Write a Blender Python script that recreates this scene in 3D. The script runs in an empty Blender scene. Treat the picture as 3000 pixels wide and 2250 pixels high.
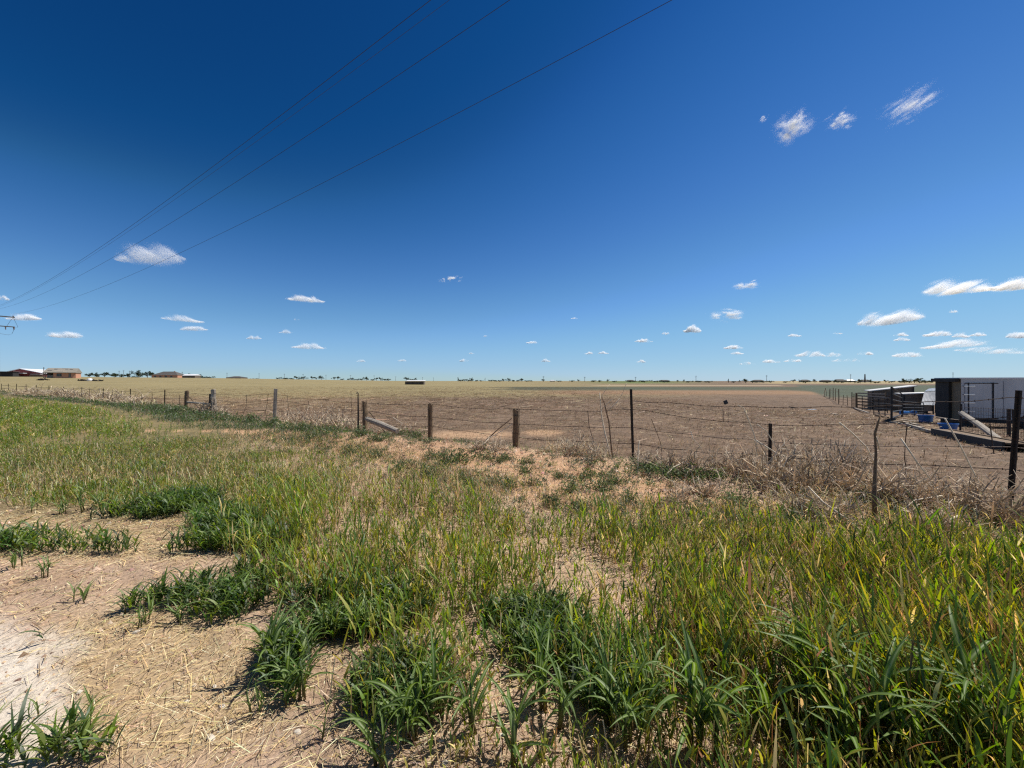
import bpy, math, random
import numpy as np
from mathutils import Vector, Matrix

# ------------------------------------------------------------------ camera, sky, sun, exposure
SC = bpy.context.scene
COL = SC.collection
FPX, HZ, CAMZ = 1130.0, 1116.0, 1.6          # focal length and horizon line in photo pixels, eye height
cam_d = bpy.data.cameras.new('camera')
cam = bpy.data.objects.new('camera', cam_d)
COL.objects.link(cam)
cam.location = (0, 0, CAMZ)
cam.rotation_euler = (math.radians(90), 0, 0)
cam_d.sensor_width = 36
cam_d.lens = 36 * FPX / 3000
cam_d.shift_y = (HZ - 1125) / 3000
cam_d.clip_start, cam_d.clip_end = 0.05, 60000
SC.camera = cam

SUN_AZ, SUN_EL = math.radians(66), math.radians(58)      # clockwise from +Y
world = bpy.data.worlds.new('World')
SC.world = world
world.use_nodes = True
wn, wl = world.node_tree.nodes, world.node_tree.links
bg = wn['Background']
sky = wn.new('ShaderNodeTexSky')
sky.sky_type = 'NISHITA'
sky.sun_disc = False
sky.sun_elevation = SUN_EL
sky.sun_rotation = SUN_AZ
sky.altitude = 1100
sky.air_density = 1.0
sky.dust_density = 0.0
sky.ozone_density = 4.0
# deepen the clear sky evenly to the hard blue of dry high plains air
dn = wn.new('ShaderNodeVectorMath'); dn.operation = 'SCALE'; dn.inputs['Scale'].default_value = .1
up_ = wn.new('ShaderNodeVectorMath'); up_.operation = 'SCALE'; up_.inputs['Scale'].default_value = 8.12
cv = wn.new('ShaderNodeRGBCurve')
cv.mapping.use_clip = False
cv.mapping.extend = 'EXTRAPOLATED'
for ch, pts in enumerate(([(0, 0), (.093, .005), (.114, .022), (.153, .062), (.223, .135), (.347, .24), (.617, .37), (1.2, .6)],
                          [(0, 0), (.168, .065), (.209, .124), (.27, .203), (.376, .335), (.533, .48), (.73, .575), (1.2, .78)],
                          [(0, 0), (.347, .245), (.407, .375), (.503, .53), (.617, .665), (.67, .745), (.75, .77), (1.2, .9)])):
    c = cv.mapping.curves[ch]
    while len(c.points) < len(pts):
        c.points.new(.5, .5)
    for p, q in zip(c.points, pts):
        p.location = q
        p.handle_type = 'AUTO_CLAMPED'
cv.mapping.update()
wl.new(sky.outputs[0], dn.inputs[0])
wl.new(dn.outputs[0], cv.inputs['Color'])
wl.new(cv.outputs[0], up_.inputs[0])
wl.new(up_.outputs[0], bg.inputs[0])
bg.inputs[1].default_value = 0.1

sun_d = bpy.data.lights.new('sun', 'SUN')
sun_d.energy = 5.0
sun_d.angle = math.radians(0.53)
sun_d.color = (1.0, 0.95, 0.87)
sun = bpy.data.objects.new('sun', sun_d)
COL.objects.link(sun)
SUN_DIR = Vector((math.sin(SUN_AZ) * math.cos(SUN_EL), math.cos(SUN_AZ) * math.cos(SUN_EL), math.sin(SUN_EL)))
sun.rotation_euler = SUN_DIR.to_track_quat('Z', 'Y').to_euler()
sun.location = (30, 20, 60)

vs = SC.view_settings
vs.view_transform = 'Standard'
vs.look = 'None'
vs.exposure = 0.3
vs.gamma = 1.0
vs.use_curve_mapping = False
SC.cycles.max_bounces = 8
SC.cycles.transparent_max_bounces = 40
SC.cycles.use_denoising = False
SC.cycles.filter_width = 1.25

R = np.random.default_rng(7)
random.seed(7)

# ------------------------------------------------------------------ terrain height
def sm(t):
    t = np.clip(t, 0, 1)
    return t * t * (3 - 2 * t)

def vnoise(x, y, s=1.0, seed=0):
    x = np.asarray(x, float) * s + seed * 17.31
    y = np.asarray(y, float) * s - seed * 9.77
    xi, yi = np.floor(x), np.floor(y)
    fx, fy = sm(x - xi), sm(y - yi)
    def h(a, b):
        v = np.sin(a * 127.1 + b * 311.7 + seed * 74.7) * 43758.5453
        return v - np.floor(v)
    return (h(xi, yi) * (1 - fx) + h(xi + 1, yi) * fx) * (1 - fy) + (h(xi, yi + 1) * (1 - fx) + h(xi + 1, yi + 1) * fx) * fy

def fbm(x, y, s=1.0, seed=0, o=4):
    v, a, t = 0, 1.0, 0
    for i in range(o):
        v = v + a * vnoise(x, y, s * 2 ** i, seed + i)
        t += a
        a *= .5
    return v / t

def gp(px, py):      # a photo pixel on level ground
    y = CAMZ * FPX / (py - HZ)
    return ((px - 1500) / FPX * y, y)

FENCE = [gp(2958, 1482), gp(2255, 1398), gp(1855, 1348), gp(1512, 1313), gp(1262, 1289), gp(1072, 1272), gp(803, 1238),
         gp(627, 1212), gp(547, 1196)]
for px in (483, 383, 303, 240, 187, 144, 107, 77, 49, 25, 5):
    r = (px - 1500) / FPX
    y = 18.5 / (r + 1.65)
    FENCE.append((r * y, y))
d0 = np.array(FENCE[0]) - np.array(FENCE[1])
d0 /= np.hypot(*d0)
FENCE.insert(0, tuple(np.array(FENCE[0]) + d0 * 3.6))
FLINE = np.array([tuple(np.array(FENCE[0]) + d0 * 300)] + FENCE + [(-1000, 620)])

def fence_sd(x, y):
    """signed distance to the fence, positive on the field side"""
    x, y = np.asarray(x, float), np.asarray(y, float)
    best = np.full(x.shape, 1e9)
    sg = np.ones(x.shape)
    for a, b in zip(FLINE[:-1], FLINE[1:]):
        d = b - a
        L2 = d @ d
        t = np.clip(((x - a[0]) * d[0] + (y - a[1]) * d[1]) / L2, 0, 1)
        dx, dy = x - a[0] - t * d[0], y - a[1] - t * d[1]
        dist = np.hypot(dx, dy)
        s = np.sign(d[0] * (y - a[1]) - d[1] * (x - a[0]))
        m = dist < best - 1e-9
        best = np.where(m, dist, best)
        sg = np.where(m, -s, sg)
    return best * sg

LD = [0, 60, 95, 150, 220, 313, 450, 700, 9000]
LZ = [0, 0, .12, .8, 1.9, 3.6, 4.9, 6.0, 6.0]
RD = [0, 11, 20, 35, 60, 150, 400, 1500, 9000]
RZ = [0, 0, -.32, -1.0, -2.2, -3.0, -3.0, -2.0, -1.5]
AZ = np.radians([-180, -110, -62, -50, -37, -28, -14, 0, 8, 22, 40, 50, 65, 110, 180])
AL = [0, .5, 1, 1, .86, .63, .2, 0, 0, 0, 0, 0, 0, 0, 0]
AR = [0, 0, 0, 0, 0, 0, 0, 0, .05, .45, .9, 1, 1, .5, 0]

def Hbase(x, y):
    x, y = np.asarray(x, float), np.asarray(y, float)
    d = np.hypot(x, y)
    az = np.arctan2(x, y)
    return np.interp(az, AZ, AL) * np.interp(d, LD, LZ) + np.interp(az, AZ, AR) * np.interp(d, RD, RZ)

def H(x, y):
    x, y = np.asarray(x, float), np.asarray(y, float)
    z = Hbase(x, y)
    d = np.hypot(x, y)
    sd = fence_sd(x, y)
    along = sm((x + 9) / 5) * sm((5.2 - x) / 2.5)
    berm = along * np.exp(-((sd + 1.0) / .75) ** 2) * (.05 + .17 * fbm(x, y, .8, 5))
    near = np.exp(-d / 14)
    return z + berm + near * (.09 * (fbm(x, y, .7, 3) - .5) + .035 * (fbm(x, y, 4.5, 9) - .5))

def at(px, py, hmin=1.0, hmax=1500.0):
    """the point of the terrain that the photo pixel shows"""
    dx, dz = (px - 1500) / FPX, -(py - HZ) / FPX
    ts = np.exp(np.linspace(math.log(hmin), math.log(hmax), 900))
    below = (CAMZ + dz * ts) < H(dx * ts, ts)
    i = int(np.argmax(below)) if below.any() else len(ts) - 1
    lo, hi = ts[max(i - 1, 0)], ts[i]
    for _ in range(22):
        m = .5 * (lo + hi)
        if CAMZ + dz * m < float(H(dx * m, m)):
            hi = m
        else:
            lo = m
    return Vector((dx * hi, hi, float(H(dx * hi, hi))))

def dep(px, py, y):       # the point of a photo pixel at depth y
    return Vector(((px - 1500) / FPX * y, y, CAMZ - (py - HZ) / FPX * y))

def gz(x, y):
    return float(H(x, y))

def proj(x, y, z):
    return 1500 + FPX * x / y, HZ + FPX * (CAMZ - z) / y

# ------------------------------------------------------------------ materials
MATS = {}
def newmat(name):
    m = bpy.data.materials.new(name)
    m.use_nodes = True
    m.node_tree.nodes.clear()
    return m, m.node_tree.nodes, m.node_tree.links

def ramp(n, stops):
    r = n.new('ShaderNodeValToRGB')
    e = r.color_ramp.elements
    while len(e) < len(stops):
        e.new(.5)
    for k, (p, c) in enumerate(stops):
        e[k].position = p
        e[k].color = (*c, 1) if len(c) == 3 else c
    return r

def surf(name, c1, c2, scale=4.0, stretch=(1, 1, 1), rough=.8, metal=0.0, bump=.3, dist=.02, detail=6, c3=None, coords='Object'):
    """a weathered surface: two tones mixed by noise, fine grain and relief"""
    if name in MATS:
        return MATS[name]
    m, n, l = newmat(name)
    out = n.new('ShaderNodeOutputMaterial')
    b = n.new('ShaderNodeBsdfPrincipled')
    tc = n.new('ShaderNodeTexCoord')
    mp = n.new('ShaderNodeMapping')
    mp.inputs['Scale'].default_value = stretch
    nz = n.new('ShaderNodeTexNoise')
    nz.inputs['Scale'].default_value = scale
    nz.inputs['Detail'].default_value = detail
    nz.inputs['Roughness'].default_value = .65
    l.new(tc.outputs[coords], mp.inputs[0])
    l.new(mp.outputs[0], nz.inputs['Vector'])
    stops = [(.32, c1), (.68, c2)] if c3 is None else [(.3, c1), (.52, c2), (.72, c3)]
    rp = ramp(n, stops)
    l.new(nz.outputs['Fac'], rp.inputs[0])
    l.new(rp.outputs[0], b.inputs['Base Color'])
    b.inputs['Roughness'].default_value = rough
    b.inputs['Metallic'].default_value = metal
    if bump:
        n2 = n.new('ShaderNodeTexNoise')
        n2.inputs['Scale'].default_value = scale * 4
        n2.inputs['Detail'].default_value = 5
        l.new(mp.outputs[0], n2.inputs['Vector'])
        bp = n.new('ShaderNodeBump')
        bp.inputs['Strength'].default_value = bump
        bp.inputs['Distance'].default_value = dist
        l.new(n2.outputs['Fac'], bp.inputs['Height'])
        l.new(bp.outputs[0], b.inputs['Normal'])
    l.new(b.outputs[0], out.inputs[0])
    MATS[name] = m
    return m

def leafmat(name, trans=.45, gloss=.06, rough=.45, thin=0.0, boost=1.5):
    """thin plant tissue, colour from the mesh, partly letting light through"""
    m, n, l = newmat(name)
    out = n.new('ShaderNodeOutputMaterial')
    ca = n.new('ShaderNodeVertexColor')
    ca.layer_name = 'Col'
    d = n.new('ShaderNodeBsdfDiffuse')
    t = n.new('ShaderNodeBsdfTranslucent')
    hs = n.new('ShaderNodeHueSaturation')
    hs.inputs['Hue'].default_value = .485
    hs.inputs['Saturation'].default_value = 1.15
    hs.inputs['Value'].default_value = boost
    l.new(ca.outputs[0], d.inputs[0])
    l.new(ca.outputs[0], hs.inputs['Color'])
    l.new(hs.outputs[0], t.inputs[0])
    mx = n.new('ShaderNodeMixShader')
    mx.inputs[0].default_value = trans
    l.new(d.outputs[0], mx.inputs[1])
    l.new(t.outputs[0], mx.inputs[2])
    last = mx
    if gloss:
        g = n.new('ShaderNodeBsdfGlossy')
        g.inputs['Roughness'].default_value = rough
        m2 = n.new('ShaderNodeMixShader')
        m2.inputs[0].default_value = gloss
        l.new(mx.outputs[0], m2.inputs[1])
        l.new(g.outputs[0], m2.inputs[2])
        last = m2
    if thin:                       # loose vapour: each fleck covers only part of what lies behind
        tp = n.new('ShaderNodeBsdfTransparent')
        m3 = n.new('ShaderNodeMixShader')
        m3.inputs[0].default_value = thin
        l.new(last.outputs[0], m3.inputs[1])
        l.new(tp.outputs[0], m3.inputs[2])
        last = m3
    l.new(last.outputs[0], out.inputs[0])
    MATS[name] = m
    return m

M_LEAF = leafmat('leaf_tissue', .45, .03, .5)
M_DRY = leafmat('dry_stems', .2, .015)
M_CROWN = leafmat('tree_foliage', .25, 0)
M_CLOUD = leafmat('cloud_vapour', .5, 0, thin=.62, boost=1.0)

M_WOOD = surf('weathered_post_wood', (.05, .03, .017), (.19, .128, .072), 5, (3, 3, .35), .9, 0, .6, .02, c3=(.32, .235, .14))
M_GREYWOOD = surf('grey_board_wood', (.19, .16, .125), (.38, .335, .275), 5, (3, 3, .3), .9, 0, .5, .015)
M_PALEWOOD = surf('sun_bleached_wood', (.28, .23, .17), (.5, .43, .34), 6, (1, 1, 1), .9, 0, .5, .01)
M_STEEL = surf('dark_rusty_post_steel', (.012, .012, .012), (.05, .032, .024), 14, (1, 1, .4), .65, .3, .3, .003)
M_WIRE = surf('rusty_fence_wire', (.03, .02, .016), (.08, .05, .038), 20, rough=.7, metal=.4, bump=0)
M_PIPE = surf('dark_corral_pipe', (.012, .013, .015), (.045, .04, .036), 6, rough=.6, metal=.4, bump=.15)
M_TIN = surf('galvanised_tin', (.34, .36, .38), (.52, .53, .54), 2, rough=.45, metal=.55, bump=.1)
M_TINROOF = surf('pale_tin_roof', (.5, .49, .45), (.68, .67, .63), 1.5, rough=.5, metal=.2, bump=.1)
M_SHEDWALL = surf('brown_shed_wall', (.1, .08, .06), (.19, .155, .12), 2, (1, 1, .3), .9, 0, .3)
M_TRAILER = surf('dusty_white_trailer_skin', (.36, .36, .38), (.5, .5, .52), .8, (1, 1, .35), .34, .35, .05, .01)
M_TRAILER_DARK = surf('near_black_brown', (.008, .008, .009), (.03, .027, .024), 2, rough=.8)
M_TAN = surf('tan_trailer_end_panel', (.13, .10, .06), (.2, .16, .1), 2, rough=.7)
M_CHROME = surf('bright_trailer_hardware', (.6, .6, .62), (.75, .75, .77), 3, rough=.3, metal=.8, bump=0)
M_RUBBER = surf('tyre_rubber', (.008, .008, .008), (.022, .021, .02), 8, rough=.8)
M_BLUE = surf('blue_plastic', (.012, .10, .33), (.03, .19, .5), 4, rough=.4, bump=.1)
M_REDWALL = surf('red_barn_siding', (.14, .022, .024), (.2, .04, .04), 2, (3, 3, .2), .7)
M_WHITEROOF = surf('white_metal_roof', (.66, .66, .66), (.8, .8, .8), 1, rough=.5)
M_BRICK = surf('pink_brick_wall', (.46, .22, .13), (.58, .30, .19), 5, rough=.9)
M_SHINGLE = surf('worn_grey_shingles', (.15, .135, .11), (.28, .26, .22), 3, (1, 3, 3), .95)
M_GLASS = surf('dark_window_glass', (.01, .012, .015), (.03, .035, .04), 1, rough=.1, bump=0)
M_DARKROOF = surf('dark_grey_roof', (.06, .055, .05), (.12, .11, .1), 2, rough=.9)
M_FARWALL = surf('pale_far_wall', (.3, .27, .23), (.42, .38, .33), 1, rough=.9)
M_BLACK = surf('black_sign_plastic', (.006, .006, .007), (.014, .014, .016), 10, rough=.45, bump=0)
M_BARK = surf('grey_bark', (.06, .045, .035), (.14, .11, .085), 6, (1, 1, .3), .95)
M_POLE = surf('creosote_pole_wood', (.05, .04, .03), (.12, .095, .075), 3, (3, 3, .2), .9)
M_CABLE = surf('power_line_cable', (.02, .021, .023), (.045, .046, .05), 3, rough=.6, metal=.3, bump=0)
M_INSUL = surf('grey_insulator', (.1, .1, .12), (.2, .2, .22), 3, rough=.3, bump=0)
M_STALK = surf('bleached_stalk', (.46, .37, .26), (.78, .68, .52), 30, (1, 1, .5), .9, bump=.2, dist=.002)
M_STALKD = surf('brown_stalk', (.10, .058, .034), (.26, .17, .10), 30, (1, 1, .5), .9, bump=.2, dist=.002)
M_STONE = surf('pale_caliche_stone', (.5, .43, .34), (.72, .66, .56), 9, rough=.95, bump=.6, dist=.004)

# ------------------------------------------------------------------ mesh helpers
def tag(o, label=None, cat=None, group=None, kind=None):
    if label: o['label'] = label
    if cat: o['category'] = cat
    if group: o['group'] = group
    if kind: o['kind'] = kind
    return o

def link(name, me, mat=None, parent=None):
    o = bpy.data.objects.new(name, me)
    COL.objects.link(o)
    if mat is not None and len(me.materials) == 0:
        me.materials.append(mat)
    if parent is not None:
        o.parent = parent
    return o

def empty(name, loc, rz=0.0):
    o = bpy.data.objects.new(name, None)
    COL.objects.link(o)
    o.location = loc
    o.rotation_euler = (0, 0, rz)
    o.empty_display_size = .2
    return o

def np_mesh(name, V, F, col=None, smooth=False):
    me = bpy.data.meshes.new(name)
    V = np.asarray(V, np.float32)
    F = np.asarray(F, np.int32)
    k = F.shape[1]
    me.vertices.add(len(V))
    me.vertices.foreach_set('co', V.ravel())
    me.loops.add(F.size)
    me.loops.foreach_set('vertex_index', F.ravel())
    me.polygons.add(len(F))
    me.polygons.foreach_set('loop_start', np.arange(0, F.size, k, dtype=np.int32))
    if smooth:
        me.polygons.foreach_set('use_smooth', np.ones(len(F), bool))
    me.update(calc_edges=True)
    if col is not None:
        a = me.color_attributes.new('Col', 'FLOAT_COLOR', 'POINT')
        c = np.ones((len(V), 4), np.float32)
        c[:, :3] = col
        a.data.foreach_set('color', c.ravel())
    return me

class MB:
    def __init__(s):
        s.v, s.f, s.c = [], [], []
    def add(s, V, F, col=None):
        b = len(s.v)
        s.v += [tuple(p) for p in V]
        s.f += [tuple(i + b for i in f) for f in F]
        if col is not None:
            s.c += [col] * len(V)
        return s
    def box(s, a, b, rot=None, org=(0, 0, 0)):
        (x0, y0, z0), (x1, y1, z1) = a, b
        V = [Vector(p) for p in ((x0, y0, z0), (x1, y0, z0), (x1, y1, z0), (x0, y1, z0), (x0, y0, z1), (x1, y0, z1), (x1, y1, z1), (x0, y1, z1))]
        if rot is not None:
            V = [rot @ p + Vector(org) for p in V]
        return s.add(V, [(0, 3, 2, 1), (4, 5, 6, 7), (0, 1, 5, 4), (1, 2, 6, 5), (2, 3, 7, 6), (3, 0, 4, 7)])
    def beam(s, p, q, w, h, up=(0, 0, 1), jit=0):
        """a sawn timber from p to q"""
        p, q = Vector(p), Vector(q)
        d = (q - p).normalized()
        u = Vector(up)
        sd = d.cross(u)
        if sd.length < 1e-4:
            sd = d.cross(Vector((0, 1, 0)))
        sd.normalize()
        u = sd.cross(d)
        V = []
        for c in (p, q):
            for a, b in ((-1, -1), (1, -1), (1, 1), (-1, 1)):
                V.append(c + sd * a * w / 2 + u * b * h / 2 + Vector((random.uniform(-jit, jit), random.uniform(-jit, jit), random.uniform(-jit, jit))))
        return s.add(V, [(3, 2, 1, 0), (4, 5, 6, 7), (0, 1, 5, 4), (1, 2, 6, 5), (2, 3, 7, 6), (3, 0, 4, 7)])
    def tube(s, pts, rad, n=6, rough=0.0, caps=True):
        pts = [Vector(p) for p in pts]
        if not hasattr(rad, '__len__'):
            rad = [rad] * len(pts)
        ref = Vector((.31, .17, .93))
        V, F = [], []
        ph = random.random() * 6.28
        fr = [1 + random.uniform(-rough, rough) for _ in range(n)]
        for i, p in enumerate(pts):
            d = (pts[min(i + 1, len(pts) - 1)] - pts[max(i - 1, 0)])
            if d.length < 1e-9:
                d = Vector((0, 0, 1))
            d.normalize()
            a = d.cross(ref if abs(d.dot(ref)) < .95 else Vector((1, 0, 0))).normalized()
            b = d.cross(a)
            for k in range(n):
                t = ph + 6.2832 * k / n
                r = rad[i] * fr[k] * (1 + random.uniform(-rough, rough) * .5)
                V.append(p + (a * math.cos(t) + b * math.sin(t)) * r)
        for i in range(len(pts) - 1):
            for k in range(n):
                k2 = (k + 1) % n
                F.append((i * n + k, i * n + k2, (i + 1) * n + k2, (i + 1) * n + k))
        if caps:
            F.append(tuple(range(n - 1, -1, -1)))
            F.append(tuple((len(pts) - 1) * n + k for k in range(n)))
        return s.add(V, F)
    def build(s, name, mat, parent=None, smooth=False, col=None, bevel=0):
        me = bpy.data.meshes.new(name)
        me.from_pydata(s.v, [], s.f)
        me.materials.append(mat)
        if smooth:
            me.polygons.foreach_set('use_smooth', [True] * len(me.polygons))
        if s.c and len(s.c) == len(s.v):
            a = me.color_attributes.new('Col', 'FLOAT_COLOR', 'POINT')
            a.data.foreach_set('color', np.array([(*c, 1) for c in s.c], np.float32).ravel())
        me.update()
        o = link(name, me, None, parent)
        if bevel:
            md = o.modifiers.new('bevel', 'BEVEL')
            md.width = bevel
            md.segments = 1
            md.limit_method = 'ANGLE'
        return o

def copy_tree(o, parent=None):
    c = o.copy()
    COL.objects.link(c)
    if parent is not None:
        c.parent = parent
    for ch in list(o.children):
        copy_tree(ch, c)
    return c

# ------------------------------------------------------------------ ground
def ell(px, py, cx, cy, rx, ry, soft=.6):
    s = ((px - cx) / rx) ** 2 + ((py - cy) / ry) ** 2
    return np.clip((1 + soft / 2 - s) / soft, 0, 1)

BX = [650, 850, 1000, 1300, 1600, 1900, 2150, 2300]
BY = [1262, 1280, 1300, 1345, 1400, 1440, 1485, 1500]
BH = [4, 20, 34, 62, 85, 62, 30, 8]

def w_berm(px, py):
    c = np.interp(px, BX, BY)
    h = np.interp(px, BX, BH, left=1, right=1)
    return np.clip(1.5 - np.abs(py - c) / h, 0, 1)

def w_caliche(px, py):
    return np.maximum(ell(px, py, -60, 2070, 270, 250, .8), .7 * ell(px, py, 150, 1890, 120, 40, .9))

def w_straw(px, py):
    return np.maximum.reduce([ell(px, py, 330, 1570, 560, 75), ell(px, py, 420, 2010, 420, 230), ell(px, py, 560, 1450, 420, 45), ell(px, py, 150, 1390, 260, 60)])

def build_ground():
    front = np.radians(np.linspace(-62, 62, 430))
    back = np.radians(np.linspace(62, 298, 90)[1:-1])
    ang = np.concatenate([front, back])
    rad = [.0, .02, .15]
    r = .35
    while r < 14000:
        rad.append(r)
        r *= 1.04
    rad = np.array(rad[1:])
    A, Rr = np.meshgrid(ang, rad)
    X, Y = np.sin(A) * Rr, np.cos(A) * Rr
    Z = H(X, Y)
    na, nr = len(ang), len(rad)
    V = np.stack([X, Y, Z], -1).reshape(-1, 3)
    i = np.arange(nr - 1)[:, None] * na
    j = np.arange(na)[None, :]
    j2 = (j + 1) % na
    F = np.stack([i + j, i + na + j, i + na + j2, i + j2], -1).reshape(-1, 4)
    x, y, z = V[:, 0], V[:, 1], V[:, 2]
    yy = np.maximum(y, .6)
    px = np.clip(1500 + FPX * x / yy, -1500, 4500)
    py = HZ + FPX * (CAMZ - z) / yy
    sd = fence_sd(x, y)
    field = sm((sd + .25) / .5)
    n1, n2 = fbm(x, y, .35, 21), fbm(x, y, 1.7, 31)
    def mix(a, b, w):
        return a * (1 - w[:, None]) + np.asarray(b, float) * w[:, None]
    one = np.ones((len(V), 1))
    # roadside verge
    a = one * np.array((.52, .375, .265))
    b = one * np.array((.37, .255, .17))
    w = w_straw(px, py)
    a, b = mix(a, (.50, .37, .225), w), mix(b, (.40, .285, .165), w)
    w = .7 * sm((px - 1900 + (py - 1600) * .15) / 300) * sm((py - 1540) / 60)
    a, b = mix(a, (.34, .235, .155), w), mix(b, (.2, .135, .085), w)
    w = sm((1600 - py) / 150) * sm((900 - px) / 300)
    a, b = mix(a, (.26, .2, .1), w), mix(b, (.14, .12, .06), w)
    w = w_berm(px, py)
    a, b = mix(a, (.56, .35, .205), w), mix(b, (.47, .285, .165), w)
    w = w_caliche(px, py)
    a, b = mix(a, (.74, .66, .55), w), mix(b, (.62, .53, .42), w)
    # dry field behind the fence
    fa = one * np.array((.205, .145, .098))
    fb = one * np.array((.125, .086, .058))
    w = sm((1450 - px + 400 * (n1 - .5)) / 700) * sm((1215 - py) / 40)
    fa, fb = mix(fa, (.27, .20, .12), w), mix(fb, (.18, .13, .08), w)
    w = sm((1172 - py + 14 * (n1 - .5)) / 16) * sm((2300 - px) / 900)
    fa, fb = mix(fa, (.30, .245, .125), w), mix(fb, (.215, .18, .09), w)
    w = sm((1160 - py) / 8) * sm((py - 1140) / 8) * sm((px - 1500) / 200)
    fa, fb = mix(fa, (.30, .19, .11), w), mix(fb, (.2, .125, .07), w)
    far = np.minimum(py, 1400)
    # crop strips toward the horizon
    w = sm((px - 1480 + 120 * n1) / 120) * sm((far - 1132) / 3) * sm((1146 + np.clip((px - 2300) / 20, 0, 22) - far) / 6) * sm(field)
    fa, fb = mix(fa, (.095, .10, .06), w), mix(fb, (.07, .075, .048), w)
    w = sm((px - 2290 - (far - 1118) * 2.6) / 25) * sm((far - 1127) / 3) * sm((1172 - far) / 14)
    fa, fb = mix(fa, (.09, .105, .068), w), mix(fb, (.07, .08, .052), w)
    w = sm((px - 1650) / 200) * sm((1124.5 - far) / 2) * sm((2150 - px) / 300)
    fa, fb = mix(fa, (.14, .17, .06), w), mix(fb, (.12, .145, .05), w)
    w = sm((px - 2150) / 150) * sm((1126 - far) / 3)
    fa, fb = mix(fa, (.36, .29, .16), w), mix(fb, (.3, .24, .13), w)
    w = sm(1 - np.abs(far - 1129.5) / 2.0) * sm((px - 1720) / 60) * sm((2300 - px) / 20) * .8
    fa, fb = mix(fa, (.42, .33, .21), w), mix(fb, (.4, .31, .2), w)
    # bare red soil just inside the fence
    w = np.maximum(.9 * ell(px, py, 1380, 1274, 130, 13, 1), ell(px, py, 1590, 1268, 60, 8, 1)) * field
    fa, fb = mix(fa, (.5, .33, .2), w), mix(fb, (.42, .27, .16), w)
    w = sm((n2 - .55) / .2) * sm((60 - np.hypot(x, y)) / 40) * .35
    fa, fb = mix(fa, (.3, .2, .125), w), mix(fb, (.2, .13, .08), w)
    a = a * (1 - field[:, None]) + fa * field[:, None]
    b = b * (1 - field[:, None]) + fb * field[:, None]
    beh = sm((.6 - y) / 3)
    a, b = mix(a, (.5, .41, .31), beh), mix(b, (.4, .31, .22), beh)
    me = np_mesh('ground', V, F, a, smooth=True)
    at2 = me.color_attributes.new('Col2', 'FLOAT_COLOR', 'POINT')
    c = np.ones((len(V), 4), np.float32)
    c[:, :3] = b
    at2.data.foreach_set('color', c.ravel())
    m, n, l = newmat('dry_earth')
    out = n.new('ShaderNodeOutputMaterial')
    bs = n.new('ShaderNodeBsdfPrincipled')
    bs.inputs['Roughness'].default_value = .95
    bs.inputs['Specular IOR Level'].default_value = .15
    geo = n.new('ShaderNodeNewGeometry')
    def noise(s, d=6, r=.6, off=0):
        t = n.new('ShaderNodeTexNoise')
        t.inputs['Scale'].default_value = s
        t.inputs['Detail'].default_value = d
        t.inputs['Roughness'].default_value = r
        l.new(geo.outputs['Position'], t.inputs['Vector'])
        return t
    ca, cb = n.new('ShaderNodeVertexColor'), n.new('ShaderNodeVertexColor')
    ca.layer_name, cb.layer_name = 'Col', 'Col2'
    n1 = noise(1.1, 12, .72)
    r1 = ramp(n, [(.38, (0, 0, 0)), (.62, (1, 1, 1))])
    l.new(n1.outputs['Fac'], r1.inputs[0])
    mx = n.new('ShaderNodeMix')
    mx.data_type = 'RGBA'
    l.new(r1.outputs[0], mx.inputs[0])
    l.new(ca.outputs[0], mx.inputs[6])
    l.new(cb.outputs[0], mx.inputs[7])
    n2 = noise(38, 6, .7)
    r2 = ramp(n, [(.25, (.62, .6, .58)), (.5, (1, 1, 1)), (.78, (1.28, 1.26, 1.22))])
    l.new(n2.outputs['Fac'], r2.inputs[0])
    ml = n.new('ShaderNodeMix')
    ml.data_type = 'RGBA'
    ml.blend_type = 'MULTIPLY'
    ml.inputs[0].default_value = 1
    l.new(mx.outputs[2], ml.inputs[6])
    l.new(r2.outputs[0], ml.inputs[7])
    n3 = noise(.06, 8, .7)
    r3 = ramp(n, [(.3, (.82, .83, .84)), (.7, (1.14, 1.12, 1.1))])
    l.new(n3.outputs['Fac'], r3.inputs[0])
    ml2 = n.new('ShaderNodeMix')
    ml2.data_type = 'RGBA'
    ml2.blend_type = 'MULTIPLY'
    ml2.inputs[0].default_value = 1
    l.new(ml.outputs[2], ml2.inputs[6])
    l.new(r3.outputs[0], ml2.inputs[7])
    l.new(ml2.outputs[2], bs.inputs['Base Color'])
    n4 = noise(22, 9, .7)
    bp = n.new('ShaderNodeBump')
    bp.inputs['Strength'].default_value = .8
    bp.inputs['Distance'].default_value = .03
    l.new(n4.outputs['Fac'], bp.inputs['Height'])
    l.new(bp.outputs[0], bs.inputs['Normal'])
    l.new(bs.outputs[0], out.inputs[0])
    o = link('ground', me, m)
    tag(o, 'dry tan and brown earth running out to a level horizon', None, None, 'structure')
    return o

build_ground()

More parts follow.
